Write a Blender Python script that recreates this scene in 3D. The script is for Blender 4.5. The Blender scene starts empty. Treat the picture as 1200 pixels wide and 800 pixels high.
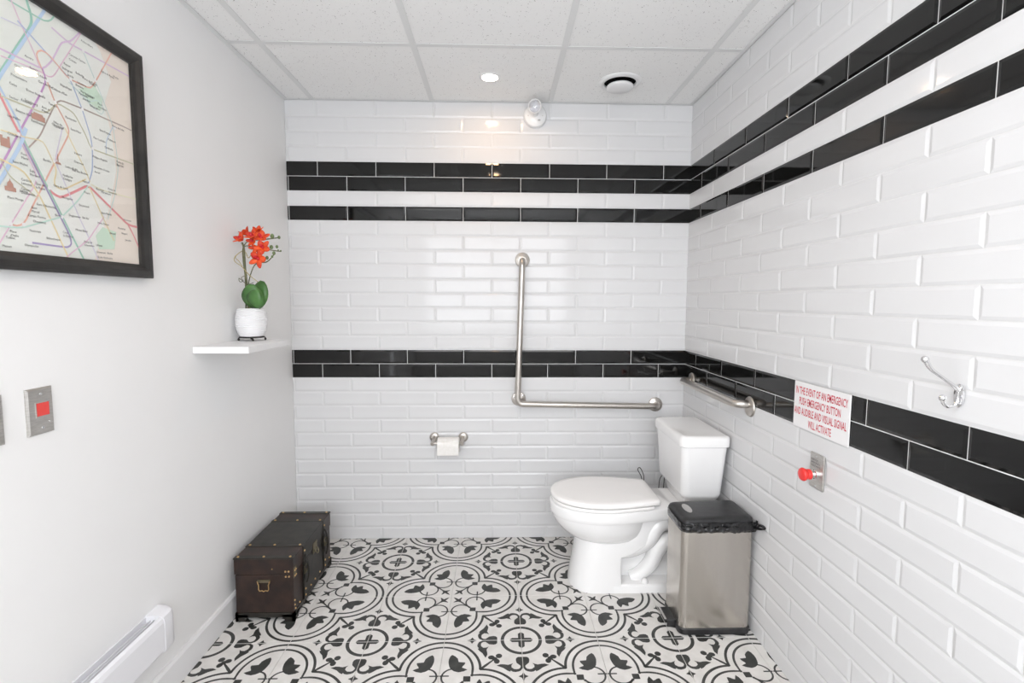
import bpy, bmesh, math, random
from mathutils import Vector, Matrix
random.seed(7)
PI = math.pi
SC = bpy.context.scene
COL = SC.collection

# ------------------------------------------------------------------ camera, world, exposure
W, H = 2.1235, 2.3423            # room width, ceiling height (back wall y = 0, left wall x = 0)
YF = -3.9                        # wall behind the camera
CAM = Vector((1.1072, -2.7125, 1.3153))
FPX = 590.06
RX = Vector((0.99966137, -0.02568959, 0.00414622))
UX = Vector((-0.00206141, 0.08065488, 0.99673996))
FX = Vector((0.02594026, 0.99641098, -0.08057461))
cd = bpy.data.cameras.new('camera')
cam = bpy.data.objects.new('camera', cd)
COL.objects.link(cam)
cd.sensor_width = 36.0
cd.lens = FPX * 36.0 / 1200.0
cd.clip_start = 0.02
m = Matrix.Identity(4)
for i in range(3):
    m[i][0], m[i][1], m[i][2], m[i][3] = RX[i], UX[i], -FX[i], CAM[i]
cam.matrix_world = m
SC.camera = cam

world = bpy.data.worlds.new('daylight')
SC.world = world
world.use_nodes = True
bg = world.node_tree.nodes['Background']
bg.inputs[0].default_value = (0.962, 0.99, 1.035, 1)
bg.inputs[1].default_value = 6.8

SC.view_settings.view_transform = 'Standard'
SC.view_settings.look = 'None'
SC.view_settings.exposure = 0.29
SC.view_settings.gamma = 1.0
SC.view_settings.use_curve_mapping = False
LAMP_W = 0.75                     # watts of each recessed ceiling lamp

PANEL_E = 3.2                    # radiance of each flat LED panel
FILL_WIN = (0.10, 2.02, 0.90, 2.24)    # unseen window added for fill light, in the end wall behind the camera: x0, x1, z0, z1
WIN = (-2.76, -2.45, 0.12, 2.16)   # glazed side light in the left wall behind the camera: y0, y1, z0, z1
for loc, rot, sx_, sy_ in (((-.09, (WIN[0]+WIN[1])/2, (WIN[2]+WIN[3])/2), (0, -PI/2, 0), WIN[3]-WIN[2], WIN[1]-WIN[0]),
                           (((FILL_WIN[0]+FILL_WIN[1])/2, YF-.09, (FILL_WIN[2]+FILL_WIN[3])/2), (PI/2, 0, 0), FILL_WIN[1]-FILL_WIN[0], FILL_WIN[3]-FILL_WIN[2])):
    pl = bpy.data.lights.new('window_portal', 'AREA')
    pl.shape = 'RECTANGLE'; pl.size = sx_; pl.size_y = sy_
    pl.cycles.is_portal = True
    po = bpy.data.objects.new('window_portal', pl); COL.objects.link(po)
    po.location = loc; po.rotation_euler = rot



# ------------------------------------------------------------------ helpers
def ray(u, v):
    return FX + RX*((u-600)/FPX) - UX*((v-400)/FPX)

def px_on(axis, val, u, v):
    d = ray(u, v)
    return CAM + d*((val-CAM[axis])/d[axis])

ORG = {}

def origin(o):
    return ORG.get(o.name, Vector((0, 0, 0))) if o else Vector((0, 0, 0))

def new_obj(name, me, parent=None, at=None):
    o = bpy.data.objects.new(name, me)
    COL.objects.link(o)
    w = Vector(at) if at is not None else origin(parent)
    ORG[o.name] = w
    if parent:
        o.parent = parent
    o.location = w - origin(parent)
    return o

def thing(name, label, cat, at, group=None):
    o = new_obj(name, None, None, at)
    o.empty_display_size = 0.05
    o['label'] = label; o['category'] = cat
    if group: o['group'] = group
    return o

def tag(o, label, cat, group=None):
    o['label'] = label; o['category'] = cat
    if group: o['group'] = group
    return o

def struct(o):
    o['kind'] = 'structure'
    return o

def mesh(name, verts, faces, mats, org=(0, 0, 0), smooth=False, midx=None, auto=None):
    me = bpy.data.meshes.new(name)
    og = Vector(org)
    me.from_pydata([tuple(Vector(v)-og) for v in verts], [], faces)
    for mt in (mats if isinstance(mats, (list, tuple)) else [mats]):
        me.materials.append(mt)
    if midx:
        for p, i in zip(me.polygons, midx): p.material_index = i
    bm = bmesh.new(); bm.from_mesh(me)
    bmesh.ops.recalc_face_normals(bm, faces=bm.faces)
    if smooth:
        for f in bm.faces: f.smooth = True
        if auto is not None:
            for e in bm.edges:
                if len(e.link_faces) == 2 and e.calc_face_angle(0) > math.radians(auto):
                    e.smooth = False
    bm.to_mesh(me); bm.free()
    return me

class G:
    """collects shapes in world space; build() links them as one mesh object"""
    def __init__(s): s.v = []; s.f = []; s.mi = []
    def add(s, v, f, mi=0):
        n = len(s.v)
        s.v += [Vector(p) for p in v]
        s.f += [tuple(i+n for i in q) for q in f]
        s.mi += [mi]*len(f)
        return s
    def box(s, x0, x1, y0, y1, z0, z1, mi=0):
        v = [(x, y, z) for x in (x0, x1) for y in (y0, y1) for z in (z0, z1)]
        return s.add(v, [(0, 1, 3, 2), (4, 6, 7, 5), (0, 4, 5, 1), (2, 3, 7, 6), (0, 2, 6, 4), (1, 5, 7, 3)], mi)
    def bbox(s, x0, x1, y0, y1, z0, z1, b=0.003, seg=2, mi=0):
        bm = bmesh.new()
        bmesh.ops.create_cube(bm, size=1)
        for v in bm.verts:
            v.co = Vector(((x0+x1)/2+v.co.x*(x1-x0), (y0+y1)/2+v.co.y*(y1-y0), (z0+z1)/2+v.co.z*(z1-z0)))
        bmesh.ops.bevel(bm, geom=list(bm.edges), offset=b, segments=seg, affect='EDGES', profile=0.5)
        bm.verts.index_update()
        r = s.add([v.co.copy() for v in bm.verts], [tuple(v.index for v in f.verts) for f in bm.faces], mi)
        bm.free()
        return r
    def loft(s, secs, cap0=True, cap1=True, closed=True, mi=0):
        n = len(secs[0]); v = [p for q in secs for p in q]; f = []
        for i in range(len(secs)-1):
            for j in range(n if closed else n-1):
                k = (j+1) % n
                f.append((i*n+j, i*n+k, (i+1)*n+k, (i+1)*n+j))
        if cap0: f.append(tuple(range(n)))
        if cap1: f.append(tuple(range((len(secs)-1)*n, len(secs)*n)))
        return s.add(v, f, mi)
    def tube(s, path, r, n=12, closed=False, cap=True, mi=0):
        P = [Vector(p) for p in path]; m_ = len(P); secs = []
        nrm = None
        for i, p in enumerate(P):
            if closed: t = P[(i+1) % m_]-P[i-1]
            else: t = P[min(i+1, m_-1)]-P[max(i-1, 0)]
            t.normalize()
            if nrm is None:
                nrm = t.orthogonal().normalized()
            else:
                nrm = (nrm-t*nrm.dot(t)).normalized()
            b = t.cross(nrm)
            ri = r[i] if isinstance(r, (list, tuple)) else r
            secs.append([p+(nrm*math.cos(2*PI*k/n)+b*math.sin(2*PI*k/n))*ri for k in range(n)])
        if closed:
            secs.append(secs[0]); return s.loft(secs, False, False, True, mi)
        return s.loft(secs, cap, cap, True, mi)
    def lathe(s, c, axis, prof, n=32, mi=0, cap=True):
        """prof: (radius, height along axis) from point c"""
        a = Vector(axis).normalized(); u = a.orthogonal().normalized(); w = a.cross(u); c = Vector(c)
        secs = [[c+a*h+(u*math.cos(2*PI*k/n)+w*math.sin(2*PI*k/n))*max(r, 1e-5) for k in range(n)] for r, h in prof]
        return s.loft(secs, cap, cap, True, mi)
    def ball(s, c, r, sx=1, sy=1, sz=1, n=10, mi=0):
        c = Vector(c); secs = []
        for i in range(n+1):
            th = PI*i/n; rr = max(math.sin(th), 1e-4)
            secs.append([c+Vector((math.cos(2*PI*k/n)*rr*r*sx, math.sin(2*PI*k/n)*rr*r*sy, -math.cos(th)*r*sz)) for k in range(n)])
        return s.loft(secs, False, False, True, mi)
    def build(s, name, mats, parent=None, smooth=False, auto=35, at=None):
        org = Vector(at) if at is not None else origin(parent)
        me = mesh(name, s.v, s.f, mats, org, smooth, s.mi if any(s.mi) else None, auto if smooth else None)
        return new_obj(name, me, parent, org)

def spline(pts, n=8, closed=False):
    P = [Vector(p) for p in pts]; out = []; m_ = len(P)
    for i in range(m_ if closed else m_-1):
        if closed: p0, p1, p2, p3 = P[i-1], P[i], P[(i+1) % m_], P[(i+2) % m_]
        else: p0, p1, p2, p3 = P[max(i-1, 0)], P[i], P[i+1], P[min(i+2, m_-1)]
        for k in range(n):
            t = k/n
            out.append(0.5*((2*p1)+(p2-p0)*t+(2*p0-5*p1+4*p2-p3)*t*t+(3*p1-p0-3*p2+p3)*t**3))
    if not closed: out.append(P[-1])
    return out

def fillet(pts, r, n=8):
    """polyline with rounded inner corners"""
    P = [Vector(p) for p in pts]; out = [P[0]]
    for i in range(1, len(P)-1):
        a = (P[i-1]-P[i]).normalized(); b = (P[i+1]-P[i]).normalized()
        ang = a.angle(b); d = r/math.tan(ang/2)
        p0 = P[i]+a*d; p1 = P[i]+b*d
        c = P[i]+(a+b).normalized()*(r/math.sin(ang/2))
        for k in range(n+1):
            q = (p0-c).normalized().slerp((p1-c).normalized(), k/n)
            out.append(c+q*r)
    out.append(P[-1])
    return out

def rrect(x0, x1, y0, y1, r, n=6):
    out = []
    for cx, cy, a0 in ((x1-r, y1-r, 0), (x0+r, y1-r, 90), (x0+r, y0+r, 180), (x1-r, y0+r, 270)):
        for k in range(n+1):
            a = math.radians(a0+90*k/n)
            out.append((cx+r*math.cos(a), cy+r*math.sin(a)))
    return out

def text_geo(body, base, ux, uy, cap, width=None, align='LEFT', lift=0.0, bold=0.0):
    """flat lettering: base point, direction of reading, direction up, cap height, fitted width"""
    cu = bpy.data.curves.new('t', 'FONT'); cu.body = body; cu.align_x = 'LEFT'; cu.size = 1.0
    cu.resolution_u = 2; cu.offset = bold
    o = bpy.data.objects.new('t', cu); COL.objects.link(o)
    dg = bpy.context.evaluated_depsgraph_get()
    me = o.evaluated_get(dg).to_mesh()
    vs = [v.co.copy() for v in me.vertices]; fs = [tuple(p.vertices) for p in me.polygons]
    o.evaluated_get(dg).to_mesh_clear()
    bpy.data.objects.remove(o); bpy.data.curves.remove(cu)
    if not vs: return [], []
    x0 = min(v.x for v in vs); x1 = max(v.x for v in vs)
    s = cap/0.70; sx = s if width is None else width/(x1-x0)
    off = -x0*sx if align == 'LEFT' else -(x0+x1)/2*sx
    ux = Vector(ux); uy = Vector(uy); n = ux.cross(uy); b = Vector(base)
    return [b+ux*(v.x*sx+off)+uy*(v.y*s)+n*lift for v in vs], fs


# ------------------------------------------------------------------ materials
def mat(name, col, rough=0.5, metal=0.0, spec=0.5, coat=0.0):
    mt = bpy.data.materials.new(name); mt.use_nodes = True
    b = mt.node_tree.nodes['Principled BSDF']
    b.inputs['Base Color'].default_value = (*col, 1)
    b.inputs['Roughness'].default_value = rough
    b.inputs['Metallic'].default_value = metal
    b.inputs['Specular IOR Level'].default_value = spec
    b.inputs['Coat Weight'].default_value = coat
    b.inputs['Coat Roughness'].default_value = 0.08
    return mt

def nodes(mt):
    nt = mt.node_tree
    return nt, nt.nodes['Principled BSDF']

def vary(mt, scale, c0, c1, detail=4, bump=0.0, bscale=None, stretch=(1, 1, 1), lo=0.35, hi=0.65, dist=0.001):
    nt, b = nodes(mt)
    tc = nt.nodes.new('ShaderNodeTexCoord'); mp = nt.nodes.new('ShaderNodeMapping')
    mp.inputs['Scale'].default_value = stretch
    nt.links.new(tc.outputs['Object'], mp.inputs['Vector'])
    nz = nt.nodes.new('ShaderNodeTexNoise'); nz.inputs['Scale'].default_value = scale; nz.inputs['Detail'].default_value = detail
    nt.links.new(mp.outputs[0], nz.inputs['Vector'])
    cr = nt.nodes.new('ShaderNodeValToRGB')
    cr.color_ramp.elements[0].position = lo; cr.color_ramp.elements[1].position = hi
    cr.color_ramp.elements[0].color = (*c0, 1); cr.color_ramp.elements[1].color = (*c1, 1)
    nt.links.new(nz.outputs['Fac'], cr.inputs[0]); nt.links.new(cr.outputs[0], b.inputs['Base Color'])
    if bump:
        n2 = nt.nodes.new('ShaderNodeTexNoise'); n2.inputs['Scale'].default_value = bscale or scale; n2.inputs['Detail'].default_value = 3
        nt.links.new(mp.outputs[0], n2.inputs['Vector'])
        bp = nt.nodes.new('ShaderNodeBump'); bp.inputs['Strength'].default_value = bump; bp.inputs['Distance'].default_value = dist
        nt.links.new(n2.outputs['Fac'], bp.inputs['Height']); nt.links.new(bp.outputs[0], b.inputs['Normal'])
    return mt

M = {}
M['paint'] = vary(mat('wall_paint', (.80, .80, .80), .55, spec=.35), 3, (.875, .873, .87), (.89, .888, .885), bump=.06, bscale=220)
M['tile_w'] = vary(mat('white_glazed_tile', (.86, .86, .865), .09, spec=.27), 2.2, (.70, .70, .705), (.72, .72, .725), bump=.02, bscale=9, dist=.002)
M['tile_k'] = vary(mat('black_glazed_tile', (.006, .006, .006), .05, spec=.42), 3, (.004, .004, .004), (.008, .008, .0075), bump=.03, bscale=8, dist=.002)
M['grout'] = vary(mat('white_grout', (.78, .78, .77), .9), 60, (.70, .70, .695), (.735, .735, .73))
M['trimpaint'] = mat('white_trim_paint', (.84, .84, .845), .35)
M['fgrout'] = mat('floor_grout', (.42, .40, .38), .9)
M['fl_w'] = vary(mat('floor_tile_white', (.75, .73, .70), .45), 14, (.70, .68, .65), (.80, .78, .755), bump=.05, bscale=160)
M['fl_k'] = vary(mat('floor_tile_charcoal', (.035, .037, .035), .5), 30, (.028, .030, .028), (.048, .050, .046))
M['grid'] = mat('ceiling_grid_paint', (.80, .805, .80), .5)
M['steel'] = vary(mat('brushed_steel', (.56, .53, .49), .30, 1.0), 60, (.50, .47, .43), (.64, .60, .56), stretch=(6, 6, .25), lo=.2, hi=.8)
M['binsteel'] = vary(mat('polished_bin_steel', (.56, .53, .49), .27, 1.0), 9, (.54, .505, .465), (.62, .585, .54), stretch=(3, 3, .3), lo=.2, hi=.8)
M['plate'] = vary(mat('satin_steel_plate', (.60, .58, .55), .32, 1.0), 50, (.56, .54, .51), (.66, .64, .61), stretch=(1, 1, 8))
M['chrome'] = mat('chrome', (.80, .80, .81), .10, 1.0)
M['porcelain'] = mat('white_porcelain', (.905, .90, .895), .08, coat=.3)
M['seat'] = mat('toilet_seat_plastic', (.955, .94, .925), .18)
M['blackplastic'] = vary(mat('black_plastic', (.02, .02, .021), .42), 40, (.016, .016, .017), (.03, .03, .031))
M['bag'] = mat('black_polythene', (.010, .010, .011), .10)
M['greyplastic'] = mat('grey_plastic', (.42, .41, .40), .35)
M['frame'] = vary(mat('black_picture_frame', (.022, .021, .019), .38), 20, (.012, .011, .010), (.024, .022, .020))
M['red'] = mat('red_plastic', (.80, .035, .03), .30)
M['redlens'] = mat('red_lens', (.78, .07, .06), .22)  # plain red lens colour without emission
M['inkred'] = mat('red_lettering', (.60, .02, .05), .5)
M['ink'] = mat('dark_lettering', (.05, .05, .055), .6)
M['signwhite'] = mat('white_sign_plastic', (.84, .83, .83), .30)
M['whiteplastic'] = mat('white_plastic', (.84, .84, .84), .30)
M['heater'] = mat('white_enamel', (.83, .83, .86), .28)
M['shadowgap'] = mat('heater_inside', (.50, .50, .53), .6)
M['paper'] = vary(mat('tissue_paper', (.86, .84, .80), .95, spec=.1), 80, (.84, .82, .78), (.88, .86, .83), bump=.2, bscale=260)
M['leather_b'] = vary(mat('brown_leather', (.040, .020, .015), .42), 18, (.012, .006, .0045), (.034, .016, .011), bump=.25, bscale=160)
M['leather_k'] = vary(mat('black_leather', (.022, .019, .015), .45), 22, (.010, .009, .007), (.026, .023, .018), bump=.25, bscale=180)
M['brass'] = mat('aged_brass', (.62, .42, .20), .38, 1.0)
M['antique'] = mat('antique_metal', (.22, .19, .13), .45, 1.0)
M['vase'] = vary(mat('white_ceramic', (.84, .84, .85), .35), 12, (.80, .80, .81), (.87, .87, .88))
M['petal'] = vary(mat('orange_red_petal', (.80, .09, .015), .55), 26, (.50, .010, .008), (.88, .12, .015), lo=.32, hi=.68)
M['petal_in'] = mat('crimson_flower_throat', (.55, .01, .02), .5)
M['leaf'] = vary(mat('green_leaf', (.06, .17, .04), .38), 16, (.035, .11, .025), (.085, .22, .05))
M['stem'] = vary(mat('dark_green_stem', (.09, .10, .04), .6), 30, (.05, .065, .025), (.16, .15, .07))
M['bud'] = mat('green_bud', (.13, .18, .07), .5)
M['tendril'] = mat('straw_tendril', (.42, .36, .18), .7)
M['iron'] = mat('black_iron', (.03, .028, .026), .45, .6)
M['map_c'] = vary(mat('map_paper_pale', (.80, .83, .78), .6), 5, (.79, .82, .77), (.83, .84, .80))
M['map_b'] = mat('map_paper_beige', (.84, .76, .68), .6)
M['map_g'] = mat('map_park_green', (.62, .78, .64), .6)
M['map_r'] = mat('map_river_blue', (.66, .80, .86), .6)
M['monument'] = mat('map_monument_brown', (.50, .28, .22), .6)

# ceiling board: white with fine dark fissures
mt = mat('acoustic_ceiling_board', (.80, .80, .79), .95, spec=.1); nt, b = nodes(mt)
tc = nt.nodes.new('ShaderNodeTexCoord')
vo = nt.nodes.new('ShaderNodeTexVoronoi'); vo.inputs['Scale'].default_value = 120
nt.links.new(tc.outputs['Object'], vo.inputs['Vector'])
nz = nt.nodes.new('ShaderNodeTexNoise'); nz.inputs['Scale'].default_value = 60
nt.links.new(tc.outputs['Object'], nz.inputs['Vector'])
ad = nt.nodes.new('ShaderNodeMath'); ad.operation = 'MULTIPLY_ADD'; ad.inputs[1].default_value = .75
nt.links.new(nz.outputs['Fac'], ad.inputs[0]); nt.links.new(vo.outputs['Distance'], ad.inputs[2])
cr = nt.nodes.new('ShaderNodeValToRGB')
cr.color_ramp.elements[0].position = .43; cr.color_ramp.elements[1].position = .53
cr.color_ramp.elements[0].color = (.42, .41, .40, 1); cr.color_ramp.elements[1].color = (.95, .948, .94, 1)
nt.links.new(ad.outputs[0], cr.inputs[0]); nt.links.new(cr.outputs[0], b.inputs['Base Color'])
M['board'] = mt

def glass_mat(name, tint=(1, 1, 1)):
    mt = bpy.data.materials.new(name); mt.use_nodes = True
    nt = mt.node_tree; nt.nodes.clear()
    out = nt.nodes.new('ShaderNodeOutputMaterial'); mx = nt.nodes.new('ShaderNodeMixShader')
    tr = nt.nodes.new('ShaderNodeBsdfTransparent'); gl = nt.nodes.new('ShaderNodeBsdfGlossy')
    tr.inputs[0].default_value = (*tint, 1); gl.inputs['Roughness'].default_value = 0.02
    lw = nt.nodes.new('ShaderNodeLayerWeight'); lw.inputs['Blend'].default_value = .5
    pw = nt.nodes.new('ShaderNodeMath'); pw.operation = 'POWER'; pw.inputs[1].default_value = 5.0
    ma = nt.nodes.new('ShaderNodeMath'); ma.operation = 'MULTIPLY_ADD'; ma.inputs[1].default_value = .90; ma.inputs[2].default_value = .04
    nt.links.new(lw.outputs['Facing'], pw.inputs[0]); nt.links.new(pw.outputs[0], ma.inputs[0])
    nt.links.new(ma.outputs[0], mx.inputs[0]); nt.links.new(tr.outputs[0], mx.inputs[1]); nt.links.new(gl.outputs[0], mx.inputs[2])
    nt.links.new(mx.outputs[0], out.inputs[0])
    return mt
M['glass'] = glass_mat('clear_glass')

def emit(name, col, s):
    mt = bpy.data.materials.new(name); mt.use_nodes = True
    nt, b = nodes(mt)
    b.inputs['Base Color'].default_value = (.8, .8, .8, 1)
    b.inputs['Emission Color'].default_value = (*col, 1); b.inputs['Emission Strength'].default_value = s
    return mt
M['panelglow'] = emit('led_panel_glow', (1.0, .985, .96), PANEL_E)
M['lampglow'] = emit('lamp_glow', (1.0, .90, .74), 14.0)

# ------------------------------------------------------------------ setting: walls with single glazed tiles
PX, PZ, Z1 = 0.303, 0.0757, 2.0344     # tile pitch along the wall, row pitch, top of the uppermost black row
GR = 0.0028
BLACK = {0, 1, 3, 13, 14}
TILE_CACHE = {}

def tile_mesh(w, h, bev, mt, kind):
    """bevelled wall tile lying in local XY, origin at its centre, +Z outwards"""
    key = (round(w, 4), round(h, 4), bev, kind)
    if key in TILE_CACHE: return TILE_CACHE[key]
    bl, br, bb, bt = bev
    B = 0.0085; x0, x1, y0, y1 = -w/2, w/2, -h/2, h/2
    ix0 = x0+(min(B, w*.3) if bl else 0); ix1 = x1-(min(B, w*.3) if br else 0)
    iy0 = y0+(B if bb else 0); iy1 = y1-(B if bt else 0)
    v = []
    for (a, c, d, e, z) in ((x0, x1, y0, y1, -.004), (x0, x1, y0, y1, .0012), (ix0, ix1, iy0, iy1, .0036)):
        v += [(a, d, z), (c, d, z), (c, e, z), (a, e, z)]
    f = []
    for k in (0, 4):
        for i in range(4):
            f.append((k+i, k+(i+1) % 4, k+4+(i+1) % 4, k+4+i))
    f += [(8, 9, 10, 11), (3, 2, 1, 0)]
    me = mesh('tile', v, f, mt)
    TILE_CACHE[key] = me
    return me

def tile_rows(length, off_even, off_odd):
    """all tiles of a wall: (row, s0, s1, z0, z1, cut flags) with s measured along the wall from its far corner"""
    out = []
    for n in range(-4, 27):
        zt = Z1-n*PZ; zb = zt-PZ; cb = ct = False
        if n == -4: zt = H-.002; ct = True
        if n == 26: zb = 0.0; cb = True
        off = off_even if n % 2 == 0 else off_odd
        s = off-PX
        while s < length:
            a, b_ = max(s, 0.0), min(s+PX, length)
            if b_-a > .006:
                out.append((n, a, b_, zb, zt, s < 0, s+PX > length, cb, ct))
            s += PX
    return out

def tiled_wall(parent, length, off_even, off_odd, frame, single_to):
    """frame(s, z) -> world point on the tile face; first single_to metres get single tiles"""
    rest = {'w': G(), 'k': G()}
    p0 = frame(0, 0); ds = (frame(1, 0)-p0).normalized(); dz = Vector((0, 0, 1)); nn = ds.cross(dz)
    for (n, a, b_, zb, zt, cl, cr_, cb, ct) in tile_rows(length, off_even, off_odd):
        kind = 'k' if n in BLACK else 'w'
        w = b_-a-GR; h = zt-zb-GR
        if a < single_to:
            me = tile_mesh(w, h, (not cl, not cr_, not cb, not ct), M['tile_'+kind], kind)
            c = frame((a+b_)/2, (zb+zt)/2)
            o = new_obj('tile', me, parent, c)
            R = Matrix((ds, dz, nn)).transposed().to_4x4()
            j = random.uniform(-.0022, .0022) if w > .1 else 0
            k = random.uniform(-.0028, .0028)
            o.rotation_euler = (R @ Matrix.Rotation(j, 4, 'Y') @ Matrix.Rotation(k, 4, 'X')).to_euler()
        else:
            B = .0085; g = rest[kind]; P = []
            for (i, z) in ((0, .0012), (B, .0036)):
                for (s_, z_) in ((a+GR/2+i, zb+GR/2+i), (b_-GR/2-i, zb+GR/2+i), (b_-GR/2-i, zt-GR/2-i), (a+GR/2+i, zt-GR/2-i)):
                    P.append(frame(s_, z_)+nn*z)
            g.add(P, [(0, 1, 5, 4), (1, 2, 6, 5), (2, 3, 7, 6), (3, 0, 4, 7), (4, 5, 6, 7)])
    for kind, nm in (('w', 'white_tile_field'), ('k', 'black_tile_field')):
        if rest[kind].v:
            o = rest[kind].build(nm, M['tile_'+kind], parent); o['kind'] = 'stuff'

wb = struct(G().box(-.10, W+.10, -.0006, .10, -.05, H+.12).build('wall_back', M['grout'], at=(0, 0, 0)))
tiled_wall(wb, W, 0.160, 0.0082, lambda s, z: Vector((s, .0, z)), 99)
wr = struct(G().box(W-.0006, W+.10, YF-.1, -.0007, -.05, H+.12).build('wall_right', M['grout'], at=(W, 0, 0)))
tiled_wall(wr, -YF, 0.3035, 0.1557, lambda s, z: Vector((W, -s, z)), 2.15)
y0, y1, z0, z1 = WIN
g = G()
g.box(-.10, 0, y1, -.0007, -.05, H+.12).box(-.10, 0, YF-.1, y0, -.05, H+.12)
g.box(-.10, 0, y0, y1, -.05, z0).box(-.10, 0, y0, y1, z1, H+.12)
wl = struct(g.build('wall_left', M['paint'], at=(0, 0, 0)))
xa, xb, za, zb = FILL_WIN
g = G()
g.box(0, W, YF-.1, YF, -.05, za).box(0, W, YF-.1, YF, zb, H+.12).box(0, xa, YF-.1, YF, za, zb).box(xb, W, YF-.1, YF, za, zb)
wf = struct(g.build('wall_front', M['paint'], at=(0, YF, 0)))
w2 = struct(new_obj('fill_window', None, None, ((xa+xb)/2, YF, za)))  # added window, out of view, letting in even fill light
g = G(); xm = (xa+xb)/2
g.box(xa, xb, YF-.07, YF-.02, za, za+.05).box(xa, xb, YF-.07, YF-.02, zb-.05, zb)
for a, b_ in ((xa, xa+.05), (xm-.025, xm+.025), (xb-.05, xb)):
    g.box(a, b_, YF-.07, YF-.02, za+.05, zb-.05)
g.build('window_frame', M['trimpaint'], w2)
for a, b_ in ((xa+.05, xm-.025), (xm+.025, xb-.05)):
    G().add([(a, YF-.045, za+.05), (b_, YF-.045, za+.05), (b_, YF-.045, zb-.05), (a, YF-.045, zb-.05)], [(0, 1, 2, 3)]).build('pane', M['glass'], w2)
wn = struct(new_obj('window_1', None, None, (0, (y0+y1)/2, z0)))
g = G()
g.box(-.07, -.02, y0, y1, z0, z0+.05).box(-.07, -.02, y0, y1, z1-.05, z1)
for a, b_ in ((y0, y0+.05), (y1-.05, y1)):
    g.box(-.07, -.02, a, b_, z0+.05, z1-.05)
g.build('window_frame', M['trimpaint'], wn)
G().add([(-.045, y0+.05, z0+.05), (-.045, y1-.05, z0+.05), (-.045, y1-.05, z1-.05), (-.045, y0+.05, z1-.05)], [(0, 1, 2, 3)]).build('pane', M['glass'], wn)

g = G()
bw, bh = .015, .100
sec = lambda y: [(0, y, 0), (bw, y, 0), (bw, y, bh-.008), (bw-.006, y, bh), (0, y, bh)]
g.loft([sec(YF), sec(-.002)])
struct(g.build('baseboard_left', M['trimpaint'], at=(0, -1, 0)))

# ------------------------------------------------------------------ floor: patterned tiles
T, FX0, FY0 = 0.2973, 0.6018, -0.2593
fl = struct(G().box(-.05, W+.05, YF-.05, .05, -.06, -.0035).build('floor', M['fgrout'], at=(0, 0, 0)))

def arc(c, r0, r1, a0, a1, n=18):
    o, i_ = [], []
    for k in range(n+1):
        a = math.radians(a0+(a1-a0)*k/n)
        o.append((c[0]+r1*math.cos(a), c[1]+r1*math.sin(a))); i_.append((c[0]+r0*math.cos(a), c[1]+r0*math.sin(a)))
    return [[o[k], o[k+1], i_[k+1], i_[k]] for k in range(n)]

def smooth_poly(p, n=3):
    return [(q.x, q.y) for q in spline([(a, b, 0) for a, b in p], n, True)]

def pattern():
    """motif of one tile; (0,0) is the corner with the cross, (1,1) the middle of the four-lobed ring"""
    P = []
    P.append([(0, 0), (.152, 0), (.122, .040), (.040, .040), (.040, .122), (0, .152)])
    P += arc((0, 0), .226, .270, 0, 90, 20)
    half = []
    half += arc((1, .52), .467, .500, 180, 270, 22)
    half += arc((1, .52), .378, .407, 180, 270, 20)
    half.append([(.593, .52), (.622, .52), (.622, .63), (.600, .63)])
    half += arc((.835, .640), .125, .147, -85, 152, 22)
    half.append([(.885, .610), (1, .610), (1, .630), (.885, .630)])
    half.append(smooth_poly([(.877, .263), (.910, .340), (.905, .424), (.871, .512), (.777, .562), (.671, .520), (.739, .485), (.715, .440), (.707, .398), (.786, .389), (.800, .330)], 2))
    half.append([(.315, 0), (.315, .055), (.335, .078), (.366, .084), (.417, .076), (.450, .045), (.467, .029), (.492, .030), (.518, .048), (.525, .080), (.545, .150), (.565, .125), (.571, .092), (.562, .055), (.548, .029), (.506, 0)])
    half.append([(.525, .080), (.520, .110), (.491, .140), (.455, .138), (.423, .118), (.440, .155), (.450, .180), (.440, .225), (.437, .270), (.459, .322), (.475, .290), (.500, .240), (.545, .190), (.563, .156), (.545, .150)])
    half.append([(.708, 0), (.664, .020), (.641, .061), (.616, .020), (.582, 0)])
    half += [[(.386+.042*math.cos(2*PI*k/14), .318+.036*math.sin(2*PI*k/14)) for k in range(14)]]
    half.append(smooth_poly([(.860, .862), (.905, .855), (.962, .840), (.925, .885), (.880, .895)], 2))
    P += half + [[(b, a) for a, b in q][::-1] for q in half]
    P.append([(.627, .627), (.712, .627), (.712, .712), (.627, .712)])
    P.append([(.292+.040*math.cos(2*PI*k/14), .292+.040*math.sin(2*PI*k/14)) for k in range(14)])
    P.append([(.345+.034*math.cos(2*PI*k/14), .345+.034*math.sin(2*PI*k/14)) for k in range(14)])
    P.append([(.352, .366), (.366, .352), (.470, .445), (.535, .515), (.515, .535), (.445, .470)])
    P.append([(.755, .767), (.767, .755), (.860, .842), (.842, .860)])
    P.append(smooth_poly([(.845, .845), (.900, .865), (.968, .968), (.865, .900)], 2))
    return P

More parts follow.
